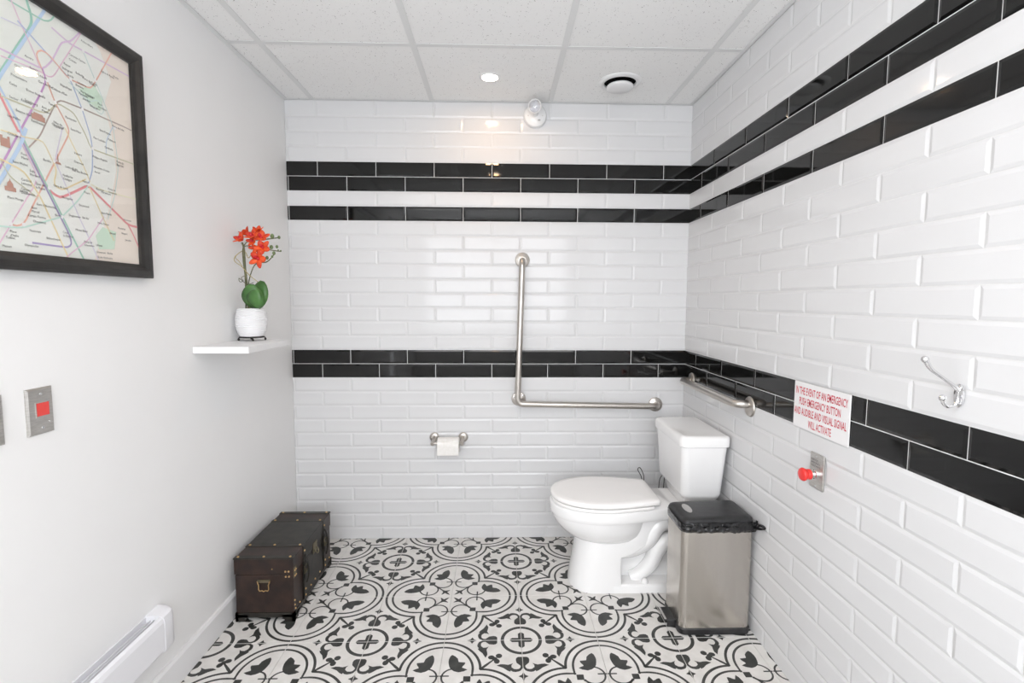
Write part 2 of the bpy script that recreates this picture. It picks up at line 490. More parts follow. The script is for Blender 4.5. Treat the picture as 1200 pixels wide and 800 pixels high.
def floor_tile_mesh(clip=None):
    """tile in local XY (centre at origin); clip = (x0, x1, y0, y1) in local metres"""
    bm = bmesh.new(); e = T/2-.0006; bv = .0012
    vs = [bm.verts.new((x, y, z)) for z, d in ((-.006, 0), (-.0008, 0), (0, bv)) for x, y in ((-e+d, -e+d), (e-d, -e+d), (e-d, e-d), (-e+d, e-d))]
    for k in (0, 4):
        for i in range(4):
            bm.faces.new((vs[k+i], vs[k+(i+1) % 4], vs[k+4+(i+1) % 4], vs[k+4+i]))
    bm.faces.new(vs[8:12])
    for q in pattern():
        pv = []
        for a, b_ in q:
            x = max(-e+bv*.6, min(e-bv*.6, (a-.5)*T)); y = max(-e+bv*.6, min(e-bv*.6, (b_-.5)*T))
            pv.append(bm.verts.new((x, y, .00018)))
        try:
            f = bm.faces.new(pv); f.material_index = 1
            f.normal_update()
            if f.normal.z < 0: f.normal_flip()
        except ValueError:
            pass
    big = [f for f in bm.faces if len(f.verts) > 4]
    bmesh.ops.triangulate(bm, faces=big)
    if clip:
        for co, no in (((clip[0], 0, 0), (-1, 0, 0)), ((clip[1], 0, 0), (1, 0, 0)), ((0, clip[2], 0), (0, -1, 0)), ((0, clip[3], 0), (0, 1, 0))):
            bmesh.ops.bisect_plane(bm, geom=bm.verts[:]+bm.edges[:]+bm.faces[:], plane_co=co, plane_no=no, clear_outer=True)
    me = bpy.data.meshes.new('floor_tile'); bm.to_mesh(me); bm.free()
    me.materials.append(M['fl_w']); me.materials.append(M['fl_k'])
    return me

full = floor_tile_mesh()
for i in range(-3, 6):
    for j in range(-1, 13):
        xa, xb = FX0+i*T, FX0+(i+1)*T; yb, ya = FY0-j*T, FY0-(j+1)*T
        if xb < .004 or ya < YF-.2: continue
        # corner holding the cross: even-even node
        cx = i if i % 2 == 0 else i+1; cy = j if j % 2 == 0 else j+1
        right = cx != i; low = cy != j          # cross at right / at the lower (near) side
        rot = {(False, False): -PI/2, (False, True): 0, (True, True): PI/2, (True, False): PI}[(right, low)]
        c = Vector(((xa+xb)/2, (ya+yb)/2, 0))
        lim = (max(0.0, xa), min(W-.001, xb), max(YF, ya), min(-.001, yb))
        if lim[1]-lim[0] < .004 or lim[3]-lim[2] < .004: continue
        if lim != (xa, xb, ya, yb):
            l = [Vector((x-c.x, y-c.y, 0)) for x in lim[:2] for y in lim[2:]]
            l = [Matrix.Rotation(-rot, 3, 'Z') @ q for q in l]
            me = floor_tile_mesh((min(q.x for q in l), max(q.x for q in l), min(q.y for q in l), max(q.y for q in l)))
        else:
            me = full
        o = new_obj('floor_tile', me, fl, c); o.rotation_euler = (0, 0, rot)

# ------------------------------------------------------------------ ceiling: boards in a T-bar grid
GXS = [.1443+.6136*i for i in range(4)]
GYS = [-.5786-.6096*i for i in range(6)]
cl = struct(G().box(-.05, W+.05, YF-.05, .05, H+.055, H+.10).build('ceiling', M['trimpaint'], at=(0, 0, H)))
xs = [0]+GXS+[W]; ys = [0]+[y for y in GYS if y > YF]+[YF]
HOLES = []
for a in range(len(xs)-1):
    for c in range(len(ys)-1):
        G().bbox(xs[a]+.004, xs[a+1]-.004, ys[c+1]+.004, ys[c]-.004, H+.003, H+.018, b=.0015, seg=1).build('ceiling_tile', M['board'], cl)
for x in GXS:
    G().box(x-.012, x+.012, YF, 0, H, H+.002).box(x-.0015, x+.0015, YF, 0, H+.002, H+.03).build('grid_bar', M['grid'], cl)
for y in ys[1:-1]:
    for a in range(len(xs)-1):
        G().box(xs[a]+(.012 if a else 0), xs[a+1]-(.012 if a < len(xs)-2 else 0), y-.012, y+.012, H+.0001, H+.002).build('grid_bar', M['grid'], cl)
g = G()
g.box(.0002, .020, YF, -.0002, H-.0015, H+.0005).box(.0002, .0016, YF, -.0002, H, H+.02)
g.build('wall_angle', M['grid'], cl)
g = G().box(W-.020, W-.0044, YF, -.0002, H-.0015, H+.0005); g.build('wall_angle', M['grid'], cl)
g = G().box(.020, W-.020, -.014, -.0044, H-.0014, H+.0006); g.build('wall_angle', M['grid'], cl)

# ------------------------------------------------------------------ things on the ceiling
def downlight(x, y, label):
    t = thing('recessed_downlight', label, 'ceiling light', (x, y, H), 'recessed downlights')
    g = G().lathe((x, y, H+.003), (0, 0, -1), [(.050, 0), (.050, .002), (.046, .0042), (.039, .0045), (.0365, .001)], 36, cap=False)
    g.build('trim_ring', M['whiteplastic'], t, True)
    G().lathe((x, y, H+.0035), (0, 0, -1), [(.0360, 0), (.0360, .0032), (.018, .0062), (.001, .0070)], 32).build('lens', M['lampglow'], t, True)
    ld = bpy.data.lights.new('lamp', 'AREA'); ld.shape = 'DISK'; ld.size = .075; ld.energy = LAMP_W; ld.color = (1.0, .57, .26)
    lo = bpy.data.objects.new('lamp', ld); COL.objects.link(lo); lo.parent = t; lo.location = (0, 0, -.012)
    return t
downlight(1.063, -.292, 'lit warm recessed downlight in the ceiling board above the back tiled wall')
downlight(1.063, -1.50, 'lit warm recessed downlight in the middle of the ceiling')
downlight(1.063, -2.75, 'lit warm recessed downlight in the ceiling near the window')

for k_, (xa, xb) in enumerate(zip(GXS[:-1], GXS[1:])):
    ya, yb2 = GYS[4], GYS[3]
    t = thing('led_panel_light', ('square white LED panel light in the ceiling nearest the painted wall', 'square white LED panel light in the middle of the ceiling', 'square white LED panel light in the ceiling nearest the tiled side wall')[k_], 'ceiling light', ((xa+xb)/2, (ya+yb2)/2, H), 'LED panel lights')
    g = G()
    g.box(xa+.012, xb-.012, ya+.012, ya+.026, H-.003, H+.003).box(xa+.012, xb-.012, yb2-.026, yb2-.012, H-.003, H+.003)
    g.box(xa+.012, xa+.026, ya+.026, yb2-.026, H-.003, H+.003).box(xb-.026, xb-.012, ya+.026, yb2-.026, H-.003, H+.003)
    g.build('panel_frame', M['whiteplastic'], t)
    G().box(xa+.026, xb-.026, ya+.026, yb2-.026, H-.0012, H+.0025).build('diffuser', M['panelglow'], t)

M['throat'] = mat('vent_throat_black', (.006, .006, .006), .9, spec=.1)
vx, vy = 1.675, -.262
t = thing('ceiling_vent', 'round white exhaust vent with a raised centre disc in the ceiling', 'vent', (vx, vy, H))
G().lathe((vx, vy, H+.003), (0, 0, -1), [(.100, 0), (.100, .003), (.092, .009), (.082, .011), (.0745, .008), (.0740, .001)], 48, cap=False).build('rim', M['whiteplastic'], t, True)
G().lathe((vx, vy, H+.0035), (0, 0, -1), [(.0735, 0), (.0735, .001), (.0100, .0012), (.0100, .0165)], 40).build('throat', M['throat'], t)
G().lathe((vx, vy, H-.002), (0, 0, -1), [(.002, .0115), (.058, .012), (.062, .016), (.061, .024), (.053, .030), (.002, .032)], 48).build('disc', M['whiteplastic'], t, True)

ex, ez = 1.293, 2.272
t = thing('emergency_light', 'white round emergency light head fixed high on the tiled wall', 'emergency light', (ex, 0, ez))
G().lathe((ex, -.0045, ez), (0, -1, 0), [(.060, 0), (.060, .010), (.055, .020), (.040, .028), (.002, .031)], 40).build('base', M['whiteplastic'], t, True)
G().tube([(ex, -.03, ez), (ex-.002, -.05, ez+.012), (ex-.004, -.062, ez+.022)], .014, 14).build('swivel', M['whiteplastic'], t, True)
hd = Vector((-.05, -.92, -.25)).normalized()
hc = Vector((ex-.006, -.055, ez+.030))
G().lathe(hc, hd, [(.001, -.018), (.012, -.018), (.024, -.010), (.030, .008), (.034, .038), (.034, .050), (.030, .051), (.0278, .0400)], 32, cap=False).build('head', M['whiteplastic'], t, True)
M['dullmetal'] = mat('dull_reflector', (.55, .55, .56), .30, .9)
o = G().lathe(hc, hd, [(.0277, .0405), (.020, .030), (.008, .022), (.001, .021)], 28, cap=False).build('reflector', M['dullmetal'], t, True)
G().ball(hc+hd*.030, .007, n=10).build('bulb', M['chrome'], o, True)
for sx in (-1, 1):
    G().lathe((ex+sx*.036, -.031, ez-.004), (0, -1, 0), [(.004, -.004), (.004, .0015), (.001, .002)], 12).build('screw', M['plate'], t, True)
G().bbox(ex+.012, ex+.026, -.0335, -.026, ez-.030, ez-.022, .001).build('test_switch', M['greyplastic'], t)

# ------------------------------------------------------------------ things on the back wall
def flange(parent, c, n, r=.039):
    G().lathe(c, n, [(r, 0), (r, .003), (r-.003, .007), (r*.6, .011), (.017, .013)], 36).build('flange', M['steel'], parent, True)

t = thing('grab_bar', 'large L-shaped brushed steel grab bar on the back tiled wall beside the toilet', 'grab bar', (1.215, 0, .76))
yb_ = -.0050
path = fillet([(1.231, yb_, 1.527), (1.229, -.060, 1.527), (1.207, -.060, .766), (1.966, -.060, .752), (1.966, yb_, .752)], .032, 8)
path[0].y = path[-1].y = -.012
G().tube(path, .0165, 20).build('tube', M['steel'], t, True)
flange(t, (1.231, yb_, 1.532), (0, -1, 0)); flange(t, (1.966, yb_, .752), (0, -1, 0)); flange(t, (1.215, yb_, .785), (0, -1, 0))
G().tube([(1.215, -.012, .785), (1.214, -.048, .778)], .012, 14).build('standoff', M['steel'], t, True)
for a in (40, 160, 280):
    a = math.radians(a)
    G().lathe((1.215+.028*math.cos(a), yb_-.008, .785+.028*math.sin(a)), (0, -1, 0), [(.0045, 0), (.004, .003), (.001, .004)], 10).build('screw', M['chrome'], t, True)

xw = W-.0050
t = thing('grab_bar', 'short straight brushed steel grab bar on the right tiled wall above the toilet tank', 'grab bar', (xw, -.43, .905))
path = fillet([(xw, -.126, .905), (xw-.058, -.126, .905), (xw-.058, -.740, .905), (xw, -.740, .905)], .034, 8)
G().tube(path, .0165, 20).build('tube', M['steel'], t, True)
flange(t, (xw, -.126, .905), (-1, 0, 0)); flange(t, (xw, -.740, .895), (-1, 0, 0), .041)

t = thing('toilet_paper_holder', 'brushed steel toilet paper holder with two round wall posts', 'paper holder', (.834, 0, .558))
for x in (.757, .913):
    G().lathe((x, yb_, .573), (0, -1, 0), [(.026, 0), (.026, .006), (.022, .010), (.012, .012)], 28).build('wall_flange', M['steel'], t, True)
    G().tube([(x, -.012, .573), (x-.003, -.070, .556)], .0085, 14).build('post', M['steel'], t, True)
    G().lathe((x-.003, -.060, .5565), (0, -1, -.25), [(.010, -.002), (.0105, .012), (.009, .017), (.001, .018)], 18).build('end_cap', M['steel'], t, True)
G().tube([(.754, -.070, .556), (.910, -.070, .556)], .0055, 12).build('roller', M['steel'], t, True)
# roll: hangs on the roller, its tube resting on it
g = G(); ry, rz, R = -.070, .5475, .041
secs = []
for x, r in ((.783, .0185), (.783, R-.001), (.784, R), (.895, R), (.896, R-.001), (.896, .0185), (.783, .0185)):
    secs.append([(x, ry+r*math.cos(2*PI*k/40), rz+r*math.sin(2*PI*k/40)) for k in range(40)])
g.loft(secs, False, False)
tr_ = thing('toilet_paper_roll', 'white toilet paper roll hanging on the steel holder', 'toilet paper', (.84, ry, rz))
g.build('paper', M['paper'], tr_, True)
secs = []
for x, r in ((.7829, .0182), (.7829, .0170), (.8961, .0170), (.8961, .0182)):
    secs.append([(x, ry+r*math.cos(2*PI*k/28), rz+r*math.sin(2*PI*k/28)) for k in range(28)])
M['card'] = mat('grey_cardboard', (.45, .40, .34), .9)
G().loft(secs, False, False).build('core', M['card'], tr_, True)
G().add([(.7835, ry-R-.0003, rz), (.8955, ry-R-.0003, rz), (.8955, ry-R+.001, rz-.046), (.7835, ry-R+.001, rz-.046)], [(0, 1, 2, 3)]).build('loose_sheet', M['paper'], tr_)

# ------------------------------------------------------------------ things on the right wall
sy0, sy1, sz0, sz1 = -1.040, -1.313, .8965, 1.0500
t = thing('emergency_sign', 'white sign with red emergency instructions set over the black tile band', 'sign', (xw, (sy0+sy1)/2, sz0))
G().bbox(xw-.003, xw+.0005, sy1, sy0, sz0, sz1, .0008, 1).build('panel', M['signwhite'], t)
g = G()
for i, (s_, wd, off) in enumerate((('IN THE EVENT OF AN EMERGENCY', .254, 0), ('PUSH EMERGENCY BUTTON', .204, -.004), ('AND AUDIBLE AND VISUAL SIGNAL', .258, -.003), ('WILL ACTIVATE', .114, .003))):
    v, f = text_geo(s_, (xw-.0033, (sy0+sy1)/2-off, sz1-.040-.0345*i), (0, -1, 0), (0, 0, 1), .0245, wd, 'CENTER', bold=.012)
    g.add(v, f)
g.build('lettering', M['inkred'], t)

by, bz = -1.181, .781
t = thing('emergency_button', 'steel wall plate with a red mushroom push button below the emergency sign', 'push button', (xw, by, bz))
G().bbox(xw-.0065, xw+.001, by-.034, by+.034, bz-.056, bz+.056, .003, 2).build('plate', M['plate'], t)
G().lathe((xw-.006, by+.002, bz-.010), (-1, 0, 0), [(.0145, 0), (.0145, .006), (.012, .007), (.012, .018)], 24).build('collar', M['chrome'], t, True)
G().lathe((xw-.022, by+.002, bz-.010), (-1, 0, 0), [(.012, 0), (.0165, .003), (.0165, .010), (.0150, .013), (.0205, .022), (.0210, .026), (.0185, .030), (.009, .0325), (.001, .033)], 32).build('mushroom_button', M['red'], t, True)
g = G()
for i, s_ in enumerate(('PUSH FOR', 'EMERGENCY', 'ASSISTANCE')):
    v, f = text_geo(s_, (xw-.0068, by+.026, bz+.032-.0095*i), (0, -1, 0), (0, 0, 1), .0058, (.034, .045, .047)[i]); g.add(v, f)
g.build('lettering', M['ink'], t)
for dz_ in (-.047, .047):
    G().lathe((xw-.0063, by, bz+dz_), (-1, 0, 0), [(.0032, 0), (.003, .001), (.001, .0015)], 12).build('screw', M['chrome'], t, True)

hy = -1.647
t = thing('coat_hook', 'chrome double coat hook screwed to the white tiles of the right wall', 'hook', (xw, hy, 1.11))
G().lathe((xw, hy, 1.112), (-1, 0, 0), [(.014, 0), (.014, .003), (.010, .006)], 24)
secs = []
for x, k in ((xw, 1), (xw-.0035, 1), (xw-.0055, .75)):
    secs.append([(x, hy+.0125*k*math.cos(2*PI*i/24), 1.112+.026*k*math.sin(2*PI*i/24)) for i in range(24)])
G().loft(secs).build('backplate', M['chrome'], t, True)
up = spline([(xw-.004, hy, 1.122), (xw-.016, hy, 1.134), (xw-.048, hy, 1.156), (xw-.070, hy, 1.172), (xw-.083, hy+.001, 1.192)], 7)
n_ = len(up)
G().tube(up, [.0052-.0020*math.sin(PI*i/(n_-1))+.0012*i/(n_-1) for i in range(n_)], 12).ball(up[-1], .0078, n=12).build('upper_prong', M['chrome'], t, True)
lo_ = spline([(xw-.005, hy, 1.120), (xw-.004, hy, 1.104), (xw-.012, hy, 1.090), (xw-.026, hy, 1.088), (xw-.036, hy, 1.096), (xw-.039, hy, 1.107)], 7)
n_ = len(lo_)
G().tube(lo_, [.0050-.0016*math.sin(PI*i/(n_-1)) for i in range(n_)], 12).ball(lo_[-1], .0072, n=12).build('lower_prong', M['chrome'], t, True)
for dz_ in (.012, -.014):
    G().lathe((xw-.005, hy+.004, 1.112+dz_), (-1, 0, 0), [(.0035, 0), (.003, .0015), (.001, .002)], 10).build('screw', M['plate'], t, True)

# ------------------------------------------------------------------ things on the left wall
def wall_plate(name, label, y, red):
    t = thing(name, label, 'wall plate', (0, y, 1.046))
    zc = 1.0465
    secs = []
    for x, k in ((0.0002, 0), (.003, 0), (.0062, .004)):
        secs.append([(x, y-.035+k, zc-.056+k), (x, y+.035-k, zc-.056+k), (x, y+.035-k, zc+.056-k), (x, y-.035+k, zc+.056-k)])
    G().loft(secs).build('plate', M['plate'], t)
    for dz_ in (-.041, .041):
        G().lathe((.0062, y+.001, zc+dz_), (1, 0, 0), [(.0032, 0), (.003, .001), (.001, .0014)], 12).build('screw', M['chrome'], t, True)
    if red:
        a, b_, c, d = y-.013, y+.021, zc-.012, zc+.020
        g = G()
        g.box(.0060, .0074, a-.002, a, c-.002, d+.002).box(.0060, .0074, b_, b_+.002, c-.002, d+.002).box(.0060, .0074, a, b_, c-.002, c).box(.0060, .0074, a, b_, d, d+.002)
        g.build('lens_frame', M['plate'], t)
        G().box(.0060, .0066, a, b_, c, d).build('red_lens', M['redlens'], t)
        G().lathe((.0062, y+.020, zc-.028), (1, 0, 0), [(.0022, 0), (.002, .0008), (.0005, .001)], 10).build('pilot_light', M['chrome'], t, True)
    return t
wall_plate('indicator_plate', 'steel wall plate with a square red indicator lens', -1.489, True)
wall_plate('blank_plate', 'plain steel wall plate beside the red indicator plate', -1.614, False)

# framed map
fy0, fy1, fz0, fz1 = -2.10, -1.098, 1.380, 2.047
t = thing('framed_map', 'large framed metro route map in a black frame on the white wall', 'picture', (0, (fy0+fy1)/2, fz0))
FW = .040
pr_ = [(0, .000), (0, .026), (.006, .031), (.020, .031), (.030, .024), (FW, .020), (FW, .0)]   # inset from the outer edge, distance from wall
def fr_sec(y, z, sy, sz):
    return [(.0005+d, y+sy*i_, z+sz*i_) for i_, d in pr_]
cs = [(fy0, fz0, 1, 1), (fy1, fz0, -1, 1), (fy1, fz1, -1, -1), (fy0, fz1, 1, -1)]
for k in range(4):
    G().loft([fr_sec(*cs[k]), fr_sec(*cs[(k+1) % 4])]).build('frame_side', M['frame'], t)
iy0, iy1, iz0, iz1 = fy0+FW-.004, fy1-FW+.004, fz0+FW-.004, fz1-FW+.004
SX = .012
sheet = G().box(.004, SX, iy0, iy1, iz0, iz1).build('map_sheet', M['map_c'], t)
def mp(u, v, lift=0):
    p = px_on(0, SX, u, v); return (p.y, p.z)
def clipped(g, poly, x):
    out = [Vector((x, y, z)) for y, z in poly]
    for ax, lim, sg in ((1, iy0+.001, 1), (1, iy1-.001, -1), (2, iz0+.001, 1), (2, iz1-.001, -1)):
        res = []
        for i in range(len(out)):
            p, q = out[i-1], out[i]
            dp, dq = (p[ax]-lim)*sg, (q[ax]-lim)*sg
            if (dp >= 0) != (dq >= 0):
                res.append(p.lerp(q, dp/(dp-dq)))
            if dq >= 0: res.append(q)
        out = res
        if len(out) < 3: return
    g.add(out, [tuple(range(len(out)))])
def patch(name, pts, key, x):
    g = G(); clipped(g, pts, x)
    if g.v: g.build(name, M[key], sheet)
patch('suburb_area', [mp(104, 36), mp(118, 62), mp(130, 96), mp(122, 122), mp(131, 160), mp(136, 200), mp(129, 240), mp(112, 300), mp(104, 330), (-1.0, 1.35), (-1.0, 2.06), mp(100, 10)], 'map_b', SX+.0003)
patch('park_area', [mp(112, 276), mp(120, 266), mp(136, 272), mp(134, 292), mp(116, 292)], 'map_g', SX+.0005)
patch('park_area', [mp(92, 104), mp(110, 100), mp(120, 116), mp(118, 130), mp(104, 120)], 'map_g', SX+.0005)
LC = {}
def line_mat(c):
    if c not in LC: LC[c] = mat('route_ink', c, .55)
    return LC[c]
def route(pts, wd, col, raw=False, lay=[0]):
    wd *= .72; col = tuple(.70*c_+.26 for c_ in col)
    lay[0] += 1
    P = [(Vector((0, *p)) if raw else Vector((0, *mp(*p)))) for p in pts]
    S = []
    for i in range(1, len(P)-1):      # rounded bends
        a = P[i].lerp(P[i-1], min(.45, .012/max((P[i]-P[i-1]).length, .012))); c = P[i].lerp(P[i+1], min(.45, .012/max((P[i]-P[i+1]).length, .012)))
        S += [a, a.lerp(P[i], .5).lerp(P[i].lerp(c, .5), .5), c]
    S = [P[0]]+S+[P[-1]]
    g = G(); x = SX+.0006+.00002*lay[0]; nx = Vector((1, 0, 0)); L_, R_ = [], []
    for i, p in enumerate(S):
        d = (S[min(i+1, len(S)-1)]-S[max(i-1, 0)]).normalized(); n = nx.cross(d)*wd/2
        L_.append(p+n); R_.append(p-n)
    for i in range(len(S)-1):
        clipped(g, [(q.y, q.z) for q in (L_[i], L_[i+1], R_[i+1], R_[i])], x)
    if g.v: g.build('route_line', line_mat(col), sheet)
teal, lblue, green, pink = (.12, .50, .36), (.36, .56, .82), (.16, .52, .36), (.78, .42, .62)
blue, lilac, orange, purple = (.25, .38, .70), (.66, .42, .68), (.85, .36, .22), (.45, .10, .48)
red, brown, olive, mint = (.75, .07, .09), (.33, .22, .16), (.52, .50, .26), (.45, .74, .62)
yellow, violet, lteal = (.85, .66, .25), (.20, .10, .42), (.48, .70, .66)
R3 = .0085
for pts, wd, c in [
    ([(-60, 182), (0, 84), (36, 30), (37, 20), (28, -8)], .009, teal), ([(-50, 175), (3, 84), (58, 3)], .010, lblue),
    ([(8, -1), (52, 25), (60, 24), (66, 13)], .005, green), ([(9, -8), (25, 30), (39, 60), (46, 78)], .004, pink),
    ([(20, 24), (82, 93), (96, 128), (106, 160), (108, 174), (108, 200), (103, 216)], .0045, blue),
    ([(-70, 25), (0, 57), (50, 81), (60, 72), (72, 49), (82, 49), (100, 31)], .0055, lilac),
    ([(60, 32), (80, 50), (168, 99)], .0050, lilac), ([(0, 65), (48, 84), (56, 90), (62, 90), (97, 35)], .0035, pink),
    ([(54, 94), (41, 62), (48, 58), (57, 64), (80, 92), (106, 104), (112, 95), (133, 57)], .0050, orange),
    ([(-60, 290), (0, 196), (21, 157), (47, 110), (54, 94), (49, 80)], .0065, purple),
    ([(-60, 0), (0, 112), (20, 152), (57, 223), (70, 232), (82, 227), (103, 217), (150, 263.5), (168, 268)], .0085, red),
    ([(150, 263.5), (156, 275), (169, 306)], .0065, red), ([(-60, -10), (0, 103), (22, 145), (26, 158)], .007, lblue),
    ([(30, 176), (46, 160), (64, 122), (70, 117), (98, 128), (146, 149), (165, 159)], .0050, brown),
    ([(0, 112), (52, 133), (60, 128), (66, 120), (86, 132), (100, 158), (106, 174), (158, 193)], .0045, olive),
    ([(55, 96), (64, 120), (80, 150), (80, 158), (38, 241), (28, 262), (19, 265), (12, 262)], .0055, orange),
    ([(97, 60), (111, 94), (120, 116), (132, 148), (137, 184), (138, 200), (134, 230), (126, 257)], .0040, lteal),
    ([(80, 96), (106, 120), (113, 116), (122, 126), (119, 136), (86, 102)], .0030, lteal),
    ([(76, 150), (80, 160), (100, 200), (105, 213)], .0040, yellow), ([(132, 148), (124, 165), (124, 180)], .0030, lblue),
    ([(22, 158), (81, 275), (84, 286), (79, 290), (35, 284)], .0060, violet), ([(27, 163), (98, 304), (102, 312)], .0070, green),
    ([(-60, 320), (0, 211), (24, 169), (30, 150)], .0120, lblue), ([(-20, 318), (0, 283), (42, 214), (42, 203), (25, 169)], .0040, pink),
    ([(-40, 170), (4, 188), (28, 201), (47, 231), (79, 300), (84, 312)], .0055, yellow),
    ([(-70, 250), (0, 265), (25, 267), (72, 254), (91, 235), (104, 216)], .0050, mint),
    ([(73, 148), (64, 188), (93, 256), (103, 277), (118, 312)], .0040, (.62, .55, .74)),
    ([(62, 190), (66, 200), (62, 216), (72, 223), (100, 210)], .0050, yellow),
    ([(70, 308), (80, 299), (103, 281), (122, 253)], .0040, pink), ([(103, 216), (118, 250), (133, 282)], .0045, yellow),
    ([(106, 216), (120, 223), (161, 234)], .0040, (.80, .76, .45)), ([(0, 187), (10, 206), (44, 232)], .0035, olive),
    ([(0, 152), (26, 160), (50, 165), (62, 190)], .0035, yellow), ([(0, 20), (26, 32)], .0030, (.60, .60, .78))]:
    route(pts, wd, c)
for k in range(9):     # the part of the sheet farther along the wall
    ya = -1.60-.05*k
    route([(ya, iz1), (ya-.05+.02*(k % 3), 1.75), (ya-.02-.06*(k % 2), 1.55), (ya+.03, iz0)], .005, [pink, teal, orange, blue, lilac, olive, red, mint, yellow][k], raw=True)
g = G()
NAMES = [('République', 70, 100), ('Belleville', 88, 86), ('Nation', 96, 213), ('Bastille', 50, 188), ('Châtelet', 8, 157), ('Gare de Lyon', 62, 218),
 ('Gare d\'Austerlitz', 42, 240), ('Place Monge', 8, 232), ('Censier\nDaubenton', 24, 222), ('Olympiades', 28, 288), ('Place\nd\'Italie', 11, 272), ('Tolbiac', 6, 279),
 ('Maison\nBlanche', 2, 289), ('Nationale', 34, 271), ('Chevaleret', 38, 260), ('Campo Formio', 32, 253), ('Saint\nMarcel', 36, 244), ('Jussieu', 22, 224),
 ('Pont\nMarie', 24, 181), ('Sully\nMorland', 34, 201), ('Cardinal\nLemoine', 24, 211), ('Saint Michel', 14, 190), ('Quai de\nla Rapée', 41, 216), ('Bibliothèque', 54, 280),
 ('Cour\nSt-Émilion', 73, 273), ('Bercy', 64, 253), ('Dugommier', 80, 253), ('Daumesnil', 92, 241), ('Bel-Air', 96, 256), ('Picpus', 98, 226), ('Montgallet', 72, 232),
 ('Ledru-Rollin', 76, 196), ('Faidherbe\nChaligny', 73, 206), ('Charonne', 86, 190), ('Voltaire', 86, 180), ('Rue des Boulets', 84, 200), ('Avron', 110, 202),
 ('Buzenval', 112, 222), ('Maraîchers', 118, 226), ('Alexandre Dumas', 109, 196), ('Philippe Auguste', 108, 184), ('Père Lachaise', 109, 162), ('Gambetta', 122, 173),
 ('Porte de\nVincennes', 126, 222), ('Porte de\nMontreuil', 148, 228), ('Porte de\nBagnolet', 136, 190), ('Pelleport', 126, 164), ('Saint-Fargeau', 116, 153),
 ('Porte des Lilas', 131, 148), ('Télégraphe', 104, 124), ('Place\ndes Fêtes', 114, 122), ('Jourdain', 96, 116), ('Pyrénées', 92, 110), ('Botzaris', 88, 100),
 ('Danube', 100, 112), ('Pré St-Gervais', 94, 108), ('Hoche', 132, 90), ('Église de Pantin', 118, 84), ('Porte de Pantin', 96, 92), ('Ourcq', 104, 98), ('Laumière', 90, 97),
 ('Riquet', 74, 75), ('Crimée', 80, 70), ('Corentin Cariou', 80, 64), ('Porte de la Villette', 94, 42), ('Aubervilliers', 94, 48), ('Stalingrad', 72, 80), ('Jaurès', 78, 88),
 ('Barbès', 34, 80), ('Gare du Nord', 34, 84), ('Château Rouge', 16, 77), ('Anvers', 28, 66), ('Gare de l\'Est', 44, 96), ('Poissonnière', 12, 88), ('Cadet', 10, 98),
 ('Bonne Nouvelle', 30, 106), ('Strasbourg', 28, 118), ('Château d\'Eau', 60, 104), ('Parmentier', 76, 138), ('Oberkampf', 60, 146), ('Saint-Maur', 82, 152), ('Temple', 56, 122),
 ('Arts et\nMétiers', 48, 126), ('Réaumur', 24, 118), ('Sentier', 10, 114), ('Étienne Marcel', 18, 130), ('Rambuteau', 36, 142), ('Les Halles', 8, 136), ('Filles du\nCalvaire', 62, 144),
 ('Michel Bizot', 88, 270), ('Porte Dorée', 114, 262), ('Porte de\nCharenton', 98, 284), ('Liberté', 112, 288), ('Charenton - Écoles', 112, 296), ('École Vétérinaire', 114, 302),
 ('Vincennes', 144, 258), ('Fontenay', 138, 268), ('Nogent', 142, 274), ('Joinville', 146, 282), ('Saint-Mandé', 118, 250), ('Bérault', 128, 274)]
for s_, u, v in NAMES:
    for k, part in enumerate(s_.split('\n')):
        y, z = mp(u, v)
        z -= .0085*k
        if y < iy0+.01 or y > iy1-.05 or z < iz0+.008 or z > iz1-.012: continue
        vv, ff = text_geo(part, (SX+.0018, y, z), (0, 1, 0), (0, 0, 1), .0053)
        g.add(vv, ff)
g.build('station_lettering', M['ink'], sheet)
for u, v in [(54, 94), (64, 120), (21, 157), (57, 220), (103, 216), (63, 189), (108, 174), (82, 93), (97, 60), (111, 94), (72, 254), (91, 240), (12, 262), (35, 284), (122, 253), (96, 128), (47, 110), (42, 210), (27, 263), (134, 150)]:
    y, z = mp(u, v); r = .0045; g = G()
    poly = [(y+r*math.cos(2*PI*k/12), z+r*math.sin(2*PI*k/12)) for k in range(12)]
    clipped(g, poly, SX+.0016)
    if g.v: g.build('station_dot', M['signwhite'], sheet)
for (u, v, kind) in ((44, 138, 0), (5, 166, 1), (11, 218, 2), (67, 187, 3)):
    y, z = mp(u, v); g = G(); s_ = .011
    sh = [[(-1.6, -.6), (1.6, -.6), (1.6, .5), (1.2, .5), (1.0, .9), (-1.0, .9), (-1.2, .5), (-1.6, .5)],
          [(-1, -1), (1, -1), (1, 1.2), (.5, 1.2), (.5, .7), (-.5, .7), (-.5, 1.2), (-1, 1.2)],
          [(-1.2, -1), (1.2, -1), (1.2, -.2), (.7, -.1), (.6, .6), (.1, 1.1), (.05, 1.5), (-.05, 1.5), (-.1, 1.1), (-.6, .6), (-.7, -.1), (-1.2, -.2)],
          [(-.8, -1), (.8, -1), (.6, -.6), (.12, -.5), (.10, 1.2), (-.10, 1.2), (-.12, -.5), (-.6, -.6)]][kind]
    clipped(g, [(y+a*s_, z+b_*s_) for a, b_ in sh], SX+.0020)
    if g.v: g.build('monument_drawing', M['monument'], sheet)
G().add([(.0175, iy0, iz0), (.0175, iy1, iz0), (.0175, iy1, iz1), (.0175, iy0, iz1)], [(0, 1, 2, 3)]).build('glazing', M['glass'], t)

